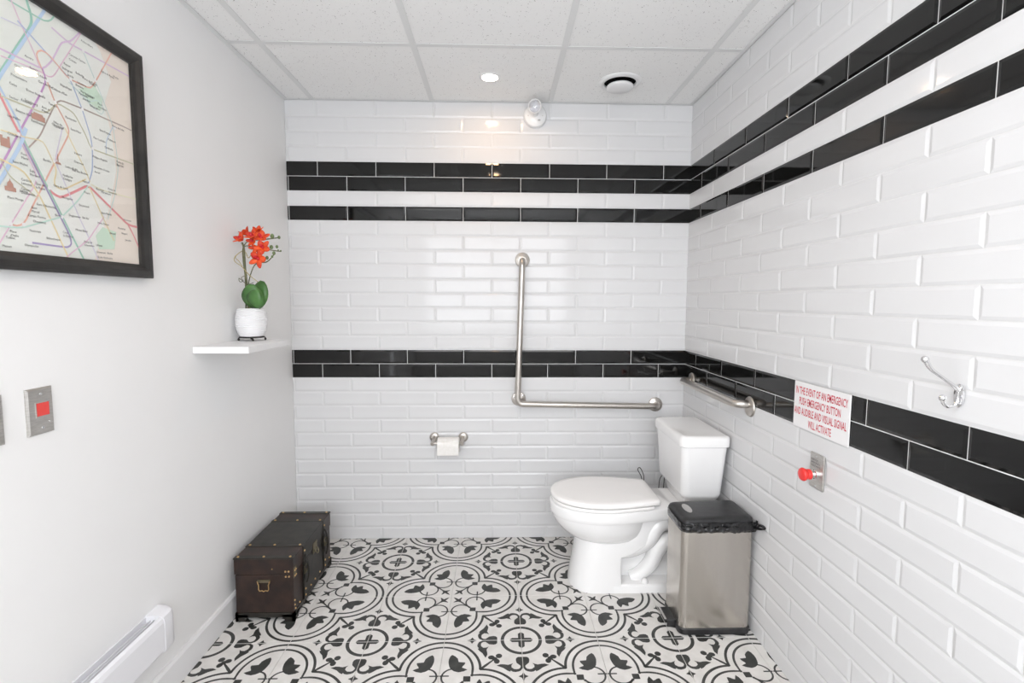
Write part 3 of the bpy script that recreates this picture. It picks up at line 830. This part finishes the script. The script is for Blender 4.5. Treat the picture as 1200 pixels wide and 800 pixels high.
# electric baseboard heater
hx, hz0, hz1, hye, hys = .060, .205, .325, -1.120, -2.35
t = thing('baseboard_heater', 'white enamel electric wall heater low on the left wall', 'heater', (0, (hye+hys)/2, hz0))
def hsec(y, k=1.0):
    return [(.0005, y, hz0+.006), (hx*.75*k, y, hz0), (hx*k, y, hz0+.012), (hx*k, y, hz1-.020), (hx*.93*k, y, hz1-.006), (hx*.80*k, y, hz1-.002), (hx*.74*k, y, hz1-.003)]
fp = [(.0545, hz0+.004), (hx, hz0+.014), (hx, hz1-.018), (hx-.004, hz1-.005), (hx-.013, hz1), (hx-.017, hz1-.004), (hx-.010, hz1-.010), (hx-.005, hz1-.022), (hx-.005, hz0+.016)]
G().loft([[(x, y, z) for x, z in fp] for y in (hys, hye-.045)]).build('front_panel', M['heater'], t)
G().box(.0005, .004, hys, hye-.045, hz0+.004, hz1-.002).build('back_panel', M['heater'], t)
G().box(.004, .0545, hys, hye-.045, hz0+.004, hz1-.024).build('inner_body', M['shadowgap'], t)
g = G()
for x in (.016, .027, .037):
    g.box(x, x+.002, hys, hye-.050, hz1-.024, hz1-.010)
g.build('outlet_fins', M['heater'], t)
def cap(y, k):
    d = (1-k)
    return [(.0005, y, hz0+.002), (hx*k*.92, y, hz0+.002), (hx*k, y, hz0+.012), (hx*k, y, hz1-.016), (hx*k*.94, y, hz1-.004), (hx*k*.80, y, hz1+.0005), (.0005, y, hz1+.001)]
ks = [(hye-.062, 1.02), (hye-.030, 1.02), (hye-.018, .985), (hye-.008, .86), (hye-.002, .62), (hye, .30)]
G().loft([cap(y, k) for y, k in ks]).build('end_cap', M['heater'], t, True, 40)
G().lathe((.035, hye-.22, hz1-.0235), (0, 0, 1), [(.002, -.001), (.002, .004)], 8).build('screw', M['blackplastic'], t)

# shelf with orchid
G_ = G().bbox(.0005, .200, -.872, -.525, 1.120, 1.1445, .0015, 1)
tag(G_.build('floating_shelf', M['trimpaint'], at=(.1, -.7, 1.12)), 'small white floating shelf carrying the potted orchid', 'shelf')

vc = Vector((.069, -.572, 1.1445))
t = thing('plant_stand', 'small round black iron stand under the white vase', 'stand', vc)
zs = vc.z+.0145
G().tube([(vc.x+.046*math.cos(2*PI*k/32), vc.y+.046*math.sin(2*PI*k/32), zs) for k in range(32)], .0025, 8, True).build('ring', M['iron'], t, True)
G().tube([(vc.x-.045, vc.y, zs), (vc.x+.045, vc.y, zs)], .0022, 8).tube([(vc.x, vc.y-.045, zs), (vc.x, vc.y+.045, zs)], .0022, 8).build('cross_bars', M['iron'], t, True)
for k in range(4):
    a = 2*PI*k/4+.5
    px_, py_ = vc.x+.050*math.cos(a), vc.y+.050*math.sin(a)
    G().tube([(vc.x+.045*math.cos(a), vc.y+.045*math.sin(a), zs), (px_, py_, zs-.004), (px_, py_, vc.z+.005)], .0025, 8).ball((px_, py_, vc.z+.0052), .005, n=8).build('foot', M['iron'], t, True)

t = thing('potted_orchid', 'red-orange orchid with round green leaves in a ribbed white vase', 'plant', (vc.x, vc.y, vc.z+.017))
bz = vc.z+.0172
prof = [(.030, 0), (.036, .001), (.050, .015)]
HV = .116
outer = []
for i in range(0, 97):
    s_ = i/96; r = .0445+.005*s_+.0150*math.sin(PI*s_)**.7
    outer.append((r+.0011*math.sin(2*PI*s_*15), .001+HV*s_))
prof = [(.030, 0)]+outer+[(.044, HV+.002), (.040, HV-.004), (.044, HV-.03), (.001, HV-.03)]
G().lathe((vc.x, vc.y, bz), (0, 0, 1), prof, 40).build('vase', M['vase'], t, True)
S = .00362
def op(u, v, dy=0.0):
    """point of the plant seen at pixel (u, v), dy metres in front (-) or behind the vase axis"""
    return px_on(1, vc.y+dy, u, v)
def leaf(name, base, tip, wd, curl, side, key='leaf', parent=None, nrm=Vector((0, -1, .2))):
    base = Vector(base); tip = Vector(tip); d = tip-base; L = d.length; d.normalize()
    sd = d.cross(nrm).normalized(); up_ = sd.cross(d).normalized()
    rows = []
    for i in range(11):
        s_ = i/10; w_ = wd*math.sin(PI*min(.97, .06+.91*s_))**.62
        c = base+d*L*s_+up_*curl*math.sin(PI*s_)
        rows.append([c+sd*w_*q+up_*(-abs(q)**2*w_*.25) for q in (-1, -.5, 0, .5, 1)])
    g = G(); v = [p for r in rows for p in r]; f = []
    for i in range(10):
        for j in range(4): f.append((i*5+j, i*5+j+1, i*5+j+6, i*5+j+5))
    g.add(v, f)
    o = g.build(name, M[key], parent, True)
    sm = o.modifiers.new('thickness', 'SOLIDIFY'); sm.thickness = .0012
    return o
leaf('leaf', op(298, 361, -.008), op(294, 333, -.030), .043, .012, 0, parent=t, nrm=Vector((.1, -1, .25)))
leaf('leaf', op(300, 361, .012), op(307, 329, .010), .043, .008, 0, parent=t, nrm=Vector((-.25, -1, .1)))
leaf('leaf', op(299, 361.5, -.02), op(300, 340, -.050), .038, .014, 0, parent=t, nrm=Vector((0, -1, .35)))
leaf('leaf', op(302, 361, .022), op(312, 338, .035), .026, .006, 0, parent=t, nrm=Vector((-.5, -.8, .2)))
def stem(pts, r, key='stem', name='stem'):
    G().tube(spline([op(*p) for p in pts], 7), r, 8).build(name, M[key], t, True)
stem([(291, 362, 0), (289.5, 335, 0), (287, 310, 0), (286, 292, 0), (283.5, 284, 0)], .0040)
stem([(288, 362, .004), (288, 332, .004), (285, 305, .004), (285, 290, .004), (292, 282, .0), (305, 281, -.01), (322, 279, 0), (328, 278, .01)], .0022)
stem([(293, 362, -.006), (291, 335, -.01), (296, 315, -.01), (302, 308, -.012), (312, 307, -.01), (318, 302, 0), (321, 298, 0)], .0022)
stem([(289, 362, .008), (286, 300, .008), (286, 289, .008), (298, 289, .0), (318, 293, 0), (329, 294.5, .012)], .0020)
stem([(302, 330, -.01), (292, 322, -.015), (283, 312, -.015), (275, 306, -.01), (276, 300, 0), (284, 294, .005), (288, 296, 0), (291, 302, -.005), (296, 297, -.01), (299, 299, -.01)], .0017, 'tendril', 'tendril')
stem([(284, 312, .005), (280, 306, .01), (276, 302, .01), (277, 299, .012)], .0014, 'tendril', 'tendril')
stem([(297, 331, .0), (290, 333, -.006), (283, 328, -.01), (280, 326, -.01), (281, 330, -.01), (285, 329, -.008), (283, 325, -.008), (290, 322, 0)], .0012, 'stem', 'tendril')
def flower(c, face, size, n=5, rot=0.0, spread=.55):
    c = Vector(c); f_ = Vector(face).normalized(); a0 = f_.orthogonal().normalized(); b0 = f_.cross(a0)
    root = G().ball(c+f_*.003, .0065*size, n=8).build('flower', M['petal_in'], t, True, at=c)
    for k in range(n):
        a = rot+2*PI*k/n
        d = (a0*math.cos(a)+b0*math.sin(a))
        L = .036*size*(1.0 if k % 2 == 0 else .86)
        tip = c+(d+f_*spread).normalized()*L
        leaf('petal', c, tip, (.0125 if k % 2 else .0095)*size, .003*size, 0, 'petal', root, (f_-d*.4).normalized())
    leaf('lip', c+f_*.002, c+f_*.018*size-b0*.012*size, .007*size, .003, 0, 'petal_in', root, f_.cross(a0))
flower(op(284, 281, -.01), (-.5, -.7, .55), 1.05, 5, .3, .9)
flower(op(297, 278, -.015), (-.1, -.8, .75), 1.1, 5, 1.2, .75)
flower(op(306, 279, -.005), (.35, -.8, .65), 1.1, 5, .1, .6)
flower(op(308, 290, -.02), (.3, -.9, .1), 1.0, 5, .7, .45)
flower(op(301, 290, .005), (-.2, -.5, -.3), .9, 5, .2, .8)
flower(op(290, 275, .012), (-.55, -.3, .9), 1.0, 5, .5, 1.3)
flower(op(302, 274, .008), (.15, -.3, 1.0), 1.05, 5, .9, 1.5)
flower(op(297, 283, .0), (-.2, -.9, .2), .8, 5, .4, .7)
flower(op(303, 303, -.025), (-.05, -1, -.05), 1.15, 5, 1.0, .25)
for u, v, r in ((319, 276.5, .0105), (327, 278, .0075), (318, 289.5, .0095), (324.5, 289, .0075), (313, 302, .0085), (321, 296.5, .0085), (319, 300.5, .006), (329, 294, .0045), (326, 293, .004)):
    p = op(u, v, .0); G().ball(p, r, .75, .8, .95, n=9).build('bud', M['bud'], t, True)

# ------------------------------------------------------------------ trunk
tx0, tx1, ty0, ty1, tz1, tzs = .032, .272, -.722, -.268, .268, .199
t = thing('storage_trunk', 'dark brown leather storage trunk with brass studs and straps', 'trunk', ((tx0+tx1)/2, (ty0+ty1)/2, 0))
g = G().bbox(tx0+.003, tx1-.003, ty0+.003, ty1-.003, .030, tzs-.001, .003, 2)
g.build('body', M['leather_b'], t)
lid = G().bbox(tx0, tx1, ty0, ty1, tzs+.001, tz1, .004, 2).build('lid', M['leather_b'], t)
# middle section clad in darker leather
G().bbox(tx0-.0005, tx1+.0015, -.598, -.379, tzs+.0012, tz1+.0015, .002, 1).build('centre_panel', M['leather_k'], lid)
G().bbox(tx1-.004, tx1-.001, -.598, -.379, .032, tzs-.002, .001, 1).build('side_panel', M['leather_k'], t)
# plinth with bracket feet
g = G()
for x0_, x1_, y0_, y1_ in ((tx0, tx1, ty0, ty0+.012), (tx0, tx1, ty1-.012, ty1), (tx0, tx0+.012, ty0, ty1), (tx1-.012, tx1, ty0, ty1)):
    g.box(x0_, x1_, y0_, y1_, .018, .038)
g.build('plinth', M['leather_k'], t)
def foot(sx, sy):
    px_ = tx0 if sx < 0 else tx1; py_ = ty0 if sy < 0 else ty1
    g = G()
    def plate(axis):
        L = .052; pr = [(0, 0), (L*.72, 0), (L*.80, .010), (L, .020), (L, .030), (0, .030)]
        A = []
        for d in (0, .012):
            if axis == 'x': A.append([(px_-sx*a, py_-sy*d, z) for a, z in pr])
            else: A.append([(px_-sx*d, py_-sy*a, z) for a, z in pr])
        g.loft(A)
    plate('x'); plate('y')
    g.build('foot', M['leather_k'], t)
for sx in (-1, 1):
    for sy in (-1, 1): foot(sx, sy)
def stud(p, n, parent=None, r=.0052):
    G().lathe(p, n, [(r, -.001), (r, .0008), (r*.8, .0026), (r*.4, .0036), (.0004, .0040)], 12).build('stud', M['brass'], parent or t, True)
# strips over the lid, with studs
for (a, b_, nm) in ((ty0-.0008, ty0+.024, 'edge_strip'), (-.622, -.598, 'strap'), (-.379, -.355, 'strap'), (ty1-.022, ty1+.0008, 'edge_strip')):
    s_ = G().bbox(tx0-.001, tx1+.002, a, b_, tz1-.003, tz1+.0025, .001, 1).build(nm, M['leather_k'], lid)
    for x in (.046, .150, .257):
        stud((x, (a+b_)/2, tz1+.0025), (0, 0, 1), s_)
    if nm == 'strap':
        s2 = G().bbox(tx1-.003, tx1+.0035, a, b_, .030, tz1, .001, 1).build('strap', M['leather_k'], t)
        G().bbox(tx1+.003, tx1+.0075, a-.003, b_+.003, .120, .200, .002, 1).build('tongue', M['leather_k'], s2)
        yc = (a+b_)/2
        G().tube([(tx1+.008, yc-.016, .150), (tx1+.008, yc+.016, .150), (tx1+.008, yc+.016, .182), (tx1+.008, yc-.016, .182)], .0022, 8, True).tube([(tx1+.0085, yc-.002, .166), (tx1+.0095, yc-.002, .148)], .0016, 6).build('buckle', M['antique'], s2, True)
        for z in (.245, .075, .048):
            stud((tx1+.0035, yc, z), (1, 0, 0), s2, .0046)
        G().tube(spline([(tx1+.006, yc+.002, .225), (tx1+.016, yc+.002, .19), (tx1+.018, yc, .14), (tx1+.010, yc, .105)], 6), [.004]*19, 8).build('strap_loop', M['leather_k'], s2, True)
# latch in the middle of the long side
lt = G().bbox(tx1+.0012, tx1+.0045, -.512, -.464, .175, .225, .0015, 1).build('latch', M['antique'], t)
G().tube(spline([(tx1+.006, -.500, .195), (tx1+.014, -.500, .180), (tx1+.016, -.488, .172), (tx1+.014, -.476, .180), (tx1+.006, -.476, .195)], 6), .0028, 8).build('hasp', M['antique'], lt, True)
# front end: drop handle, corner brackets, studs
hb = G().bbox(.127, .178, ty0-.0012, ty0+.004, .166, .178, .001, 1).build('handle_plate', M['antique'], t)
hp = [(.128, .176), (.130, .166), (.133, .158), (.132, .142), (.136, .134), (.146, .136), (.1525, .132), (.159, .136), (.169, .134), (.173, .142), (.172, .158), (.175, .166), (.177, .176)]
G().tube([(x, ty0-.005, z) for x, z in hp], .0022, 8).build('drop_handle', M['brass'], hb, True)
for x in (.130, .175):
    G().ball((x, ty0-.004, .174), .0035, n=8).build('handle_pivot', M['antique'], hb, True)
for x in (.240, .253):
    for z in (.213, .190): stud((x, ty0+(.0 if z > tzs else .003), z), (0, -1, 0), None, .0042)
stud((.187, ty0, .224), (0, -1, 0), None, .0028)
G().bbox(tx1-.002, tx1+.0012, ty0+.004, ty0+.030, .182, .226, .0006, 1).build('corner_bracket', M['antique'], t)
for y_ in (ty0+.011, ty0+.023):
    for z in (.213, .190): stud((tx1+.0012, y_, z), (1, 0, 0), None, .0036)
for y_ in (ty0+.012, ty0+.055, -.54, -.49, -.43, -.30):
    stud((tx1, y_, .050), (1, 0, 0), None, .004)
for z in (.085, .065): stud((tx1-.003, ty0+.012, z), (1, 0, 0), None, .0036)

# ------------------------------------------------------------------ toilet
c0 = -.418
t = thing('toilet', 'white porcelain toilet with its lid closed and tank against the right wall', 'toilet', (1.75, c0, 0))
def outline(half, n=6):
    P = spline([(x, hw, 0) for x, hw in half], n)
    far = [(p.x, c0+p.y) for p in P]; near = [(p.x, c0-p.y) for p in P][::-1]
    return far+near[:-1] if half[0][1] == 0 else far+near
RIM = [(1.348, 0), (1.352, .040), (1.372, .088), (1.415, .132), (1.480, .165), (1.560, .182), (1.650, .178), (1.740, .158), (1.810, .138), (1.880, .128), (2.085, .126)]
def scaled(o, cx, k, ky=None):
    ky = k if ky is None else ky
    return [(cx+(x-cx)*k, c0+(y-c0)*ky) for x, y in o]
o0 = outline(RIM)
secs = []
for k, z in ((.90, .336), (.975, .338), (.995, .346), (1.0, .356), (1.0, .380), (.993, .387), (.975, .390)):
    secs.append([(x if x > 1.9 else 1.58+(x-1.58)*k, c0+(y-c0)*k, z) for x, y in o0])
G().loft(secs).build('rim', M['porcelain'], t, True, 50)
# round bowl under the rim
BW = [(1.352, 0), (1.357, .045), (1.380, .092), (1.425, .132), (1.490, .160), (1.560, .170), (1.640, .164), (1.710, .140), (1.762, .100), (1.786, .050), (1.792, 0)]
def closed_outline(half, n=5):
    P = spline([(x, hw, 0) for x, hw in half], n)
    return [(p.x, c0+p.y) for p in P]+[(p.x, c0-p.y) for p in P[::-1]][1:-1]
ob = closed_outline(BW)
secs = []
for k, z, sh in ((1.0, .345, 0), (.99, .328, .003), (.96, .303, .008), (.91, .278, .016), (.84, .253, .026), (.73, .230, .036), (.56, .211, .045), (.30, .200, .050), (.03, .197, .050)):
    secs.append([(1.58+(x-1.58)*k+sh, c0+(y-c0)*k, z) for x, y in ob])
G().loft(secs).build('bowl', M['porcelain'], t, True, 60)
# pedestal: side profile lofted across the width
prof = [(1.437, 0, 1), (1.440, .020, 1), (1.452, .090, 1), (1.463, .160, 1), (1.472, .230, 1), (1.490, .300, .8), (1.540, .335, .5), (1.780, .342, 0), (1.872, .342, 0),
        (1.845, .300, 0), (1.810, .250, 0), (1.770, .208, 0), (1.720, .175, 0), (1.664, .158, 0), (1.662, .100, 0), (1.664, .036, 0), (1.664, 0, 0)]
hw = .132; secs = []
for i in range(25):
    q = -1+2*i/24; yy = math.copysign(abs(math.sin(q*PI/2)), q)
    sh = .105*(1-math.sqrt(max(0, 1-min(1, abs(yy))**2.3)))
    edge = .006*max(0, abs(yy)-.985)/.015
    secs.append([(x+sh*f+(edge if f == 0 else 0)*(-1), c0+yy*(hw-.014*min(1, z/.16)-.022*max(0, min(1, (z-.16)/.15))), z) for x, z, f in prof])
G().loft(secs).build('pedestal', M['porcelain'], t, True, 40)
# foot slab and inner wall of the recess
secs = []
for z, d in ((0, 0), (.030, .002), (.036, .006), (.038, .012)):
    secs.append([(x, y, z) for x, y in rrect(1.60, 2.06-d, c0-.132+d, c0+.132-d, .03)])
G().loft(secs).build('foot_slab', M['porcelain'], t, True, 50)
G().bbox(1.62, 2.04, c0-.048, c0+.048, .02, .345, .02, 4).build('inner_wall', M['porcelain'], t, True)
tw = t
path = spline([(1.640, c0-.062, .165), (1.720, c0-.064, .180), (1.790, c0-.066, .222), (1.835, c0-.066, .285), (1.900, c0-.064, .320)], 8)
G().tube(path, [.034+.010*math.sin(PI*i/(len(path)-1)) for i in range(len(path))], 20).build('trapway', M['porcelain'], t, True, 60)
path = spline([(1.720, c0-.060, .035), (1.770, c0-.062, .060), (1.815, c0-.064, .110), (1.840, c0-.066, .170), (1.880, c0-.066, .215), (1.930, c0-.066, .205), (1.955, c0-.064, .140), (1.958, c0-.062, .030)], 8)
G().tube(path, [.028+.010*min(1, i/20) for i in range(len(path))], 20).build('trapway', M['porcelain'], t, True, 60)
G().lathe((1.775, c0-.110, .037), (0, 0, 1), [(.015, 0), (.0155, .006), (.012, .016), (.006, .020), (.001, .021)], 20).build('bolt_cap', M['porcelain'], t, True)
# seat ring and cover
LID = [(1.352, 0), (1.357, .045), (1.379, .095), (1.425, .140), (1.490, .172), (1.565, .186), (1.650, .180), (1.735, .163), (1.795, .148), (1.824, .136), (1.832, .110)]
SEAT = LID[:-2]+[(1.808, .134), (1.812, .105)]
ol = outline(LID)
def slab(name, o, zs_, key, bevel=.004):
    secs = []
    for k, z in zs_:
        secs.append([(1.60+(x-1.60)*k, c0+(y-c0)*k, z) for x, y in o])
    return G().loft(secs).build(name, M[key], t, True, 50)
slab('seat', outline(SEAT), [(.955, .3908), (.972, .393), (.985, .3955), (.986, .4035), (.975, .4075)], 'seat')
slab('seat_cover', ol, [(.965, .4105), (.992, .4125), (1.004, .416), (1.004, .424), (.996, .4295), (.975, .433), (.85, .4355), (.5, .4375), (.05, .438)], 'seat')
for sy in (-1, 1):
    G().bbox(1.806, 1.842, c0+sy*.075-.024, c0+sy*.075+.024, .3905, .4195, .006, 3).build('hinge', M['seat'], t, True)
# tank
secs = []
for z, x0_, x1_, hy_, r in ((.385, 1.945, 2.080, .125, .03), (.440, 1.935, 2.085, .150, .03), (.455, 1.918, 2.088, .168, .035), (.470, 1.912, 2.090, .175, .035), (.690, 1.902, 2.104, .190, .030)):
    secs.append([(x, y, z) for x, y in rrect(x0_, x1_, c0-hy_, c0+hy_, r, 8)])
G().loft(secs).build('tank', M['porcelain'], t, True, 40)
secs = []
for z, d in ((.686, .006), (.689, .001), (.694, 0), (.722, 0), (.730, .003), (.735, .010), (.7365, .022)):
    secs.append([(x, y, z) for x, y in rrect(1.892+d, 2.113-d, c0-.198+d, c0+.198-d, .034-min(d, .015), 8)])
G().loft(secs).build('tank_lid', M['porcelain'], t, True, 40)

# wire rack behind the toilet
t = thing('wire_paper_rack', 'thin dark wire rack standing on the floor behind the toilet', 'rack', (1.92, -.105, 0))
G().tube([(1.92+.075*math.cos(2*PI*k/32), -.105+.062*math.sin(2*PI*k/32), .004) for k in range(32)], .003, 8, True).build('base_ring', M['iron'], t, True)
G().tube(spline([(1.884, -.105, .004), (1.884, -.105, .200), (1.884, -.105, .360), (1.880, -.105, .395), (1.862, -.105, .430), (1.850, -.105, .420), (1.868, -.105, .385), (1.878, -.105, .350)], 6), .0022, 8).build('upright', M['iron'], t, True)
G().tube(spline([(1.966, -.105, .004), (1.966, -.105, .250), (1.966, -.105, .330), (1.972, -.105, .372), (1.992, -.105, .392), (1.992, -.105, .330), (1.986, -.105, .250), (1.986, -.120, .006)], 6), .0022, 8).build('upright', M['iron'], t, True)
G().tube([(1.884, -.105, .150), (1.966, -.105, .150)], .0022, 8).build('cross_wire', M['iron'], t, True)

# ------------------------------------------------------------------ pedal bin
bx0, bx1, by0, by1 = 1.822, 2.106, -.842, -.652
t = thing('pedal_bin', 'rectangular brushed steel pedal bin with a black plastic lid', 'trash can', ((bx0+bx1)/2, (by0+by1)/2, 0))
secs = []
for z, d in ((0, .004), (.004, -.001), (.026, -.003), (.030, 0)):
    secs.append([(x, y, z) for x, y in rrect(bx0+d, bx1-d, by0+d, by1-d, .026, 8)])
G().loft(secs).build('base', M['blackplastic'], t, True, 40)
secs = []
for z in (.030, .424):
    secs.append([(x, y, z) for x, y in rrect(bx0+.001, bx1-.001, by0+.001, by1-.001, .026, 8)])
G().loft(secs).build('body', M['binsteel'], t, True, 40)
secs = []
for z, d in ((.420, .003), (.421, -.002), (.438, -.003), (.440, .000)):
    secs.append([(x, y, z) for x, y in rrect(bx0+d, bx1-d, by0+d, by1-d, .027, 8)])
G().loft(secs).build('collar', M['blackplastic'], t, True, 40)
def dome(x):
    s_ = (x-bx0)/(bx1-bx0)
    return .014*math.sin(PI*min(1, max(0, .12+.70*s_)))+.006*s_
secs = []
for z, d, k in ((.4402, .003, 0), (.444, -.001, 0), (.455, -.001, .3), (.4605, .003, .8), (.463, .012, 1), (.4640, .03, 1), (.4645, .06, 1), (.4645, .09, 1)):
    secs.append([(x, y, z+k*dome(x)) for x, y in rrect(bx0+d, bx1-d, by0+d, by1-d, max(.027-d*.5, .004), 8)])
lid = G().loft(secs).build('lid', M['blackplastic'], t, True, 50)
secs = []
for k, dz_ in ((1, .0008), (1, .0022), (.85, .003), (.1, .0032)):
    secs.append([(bx0+.052+.015*k*math.cos(2*PI*i/24), -.742+.042*k*math.sin(2*PI*i/24), .4645+dome(bx0+.052+.015*k*math.cos(2*PI*i/24))+dz_) for i in range(24)])
G().loft(secs).build('badge', M['greyplastic'], lid, True)
G().bbox(bx1-.006, bx1+.010, by0+.04, by1-.04, .425, .462, .004, 2).build('hinge', M['blackplastic'], t, True)
pd = G().bbox(bx0-.042, bx0+.004, -.790, -.704, .026, .034, .003, 2).build('pedal', M['blackplastic'], t)
G().box(bx0-.0425, bx0-.034, -.788, -.706, .0338, .0352).build('pedal_edge', M['greyplastic'], pd)
g = G()
for y_ in (-.786, -.712): g.bbox(bx0-.030, bx0+.004, y_-.004, y_+.004, .003, .028, .002, 1)
g.build('pedal_arm', M['blackplastic'], t)
# bin liner: folded over the collar, bunched along the side facing the room
t = thing('bin_liner', 'shiny black plastic bag edge folded over the rim of the pedal bin', 'bin bag', (bx0+.1, by0-.004, .430))
ring = rrect(bx0-.004, bx1+.004, by0-.004, by1+.004, .029, 10)
random.seed(3)
def wob(i, a): return a*(math.sin(i*1.7)+.6*math.sin(i*.61+1)+.5*math.sin(i*3.1+2))
secs = []
n_ = 150
P = []
# walk the near side and the front corner of the rim
pts = spline([(bx0-.0055, by1-.03, 0), (bx0-.0065, by0+.060, 0), (bx0-.0055, by0+.020, 0), (bx0+.012, by0-.0065, 0), (bx0+.10, by0-.0075, 0), (bx0+.19, by0-.0075, 0), (bx1-.020, by0-.0065, 0), (bx1+.004, by0+.006, 0)], 22)
ctr = Vector(((bx0+bx1)/2, (by0+by1)/2, 0))
rows = []
N = len(pts)
for i, p in enumerate(pts):
    e = math.sin(PI*i/(N-1))**.5
    n = Vector((p.x-ctr.x, (p.y-ctr.y)*1.6, 0)).normalized()
    side = min(1, max(0, (p.x-bx0)/.05)) * (1 if p.y < by0+.02 else .4)
    row = []
    for q, (out, z) in enumerate(((.0005, .441), (.003, .453), (.007, .464), (.014, .467), (.019, .460), (.012, .452), (.017, .446), (.019, .438), (.011, .434), (.006, .429), (.0008, .425))):
        w1 = wob(i*.30+q*1.4, .0030)+random.uniform(-.0006, .0006)
        zz = z+wob(i*.35+q*.8, .0018)*(1 if q not in (0,) else 0)
        row.append(p+n*(out*(.35+.65*side)*e+abs(w1)*side+.0003)+Vector((0, 0, zz if side > .5 else .440+(zz-.440)*.7)))
    rows.append(row)
v = [p for r in rows for p in r]; f = []
k = len(rows[0])
for i in range(N-1):
    for j in range(k-1): f.append((i*k+j, (i+1)*k+j, (i+1)*k+j+1, i*k+j+1))
o = G().add(v, f).build('folded_edge', M['bag'], t, True, 70)
sm = o.modifiers.new('thickness', 'SOLIDIFY'); sm.thickness = .0006; sm.offset = 0
lp = spline([(bx1-.004, by0-.016, .446), (bx1+.006, by0-.018, .456), (bx1+.010, by0-.036, .461), (bx1+.009, by0-.052, .460), (bx1+.002, by0-.044, .454), (bx1-.008, by0-.020, .445)], 6)
G().tube(lp, .0050, 8).build('tie_loop', M['bag'], t, True)
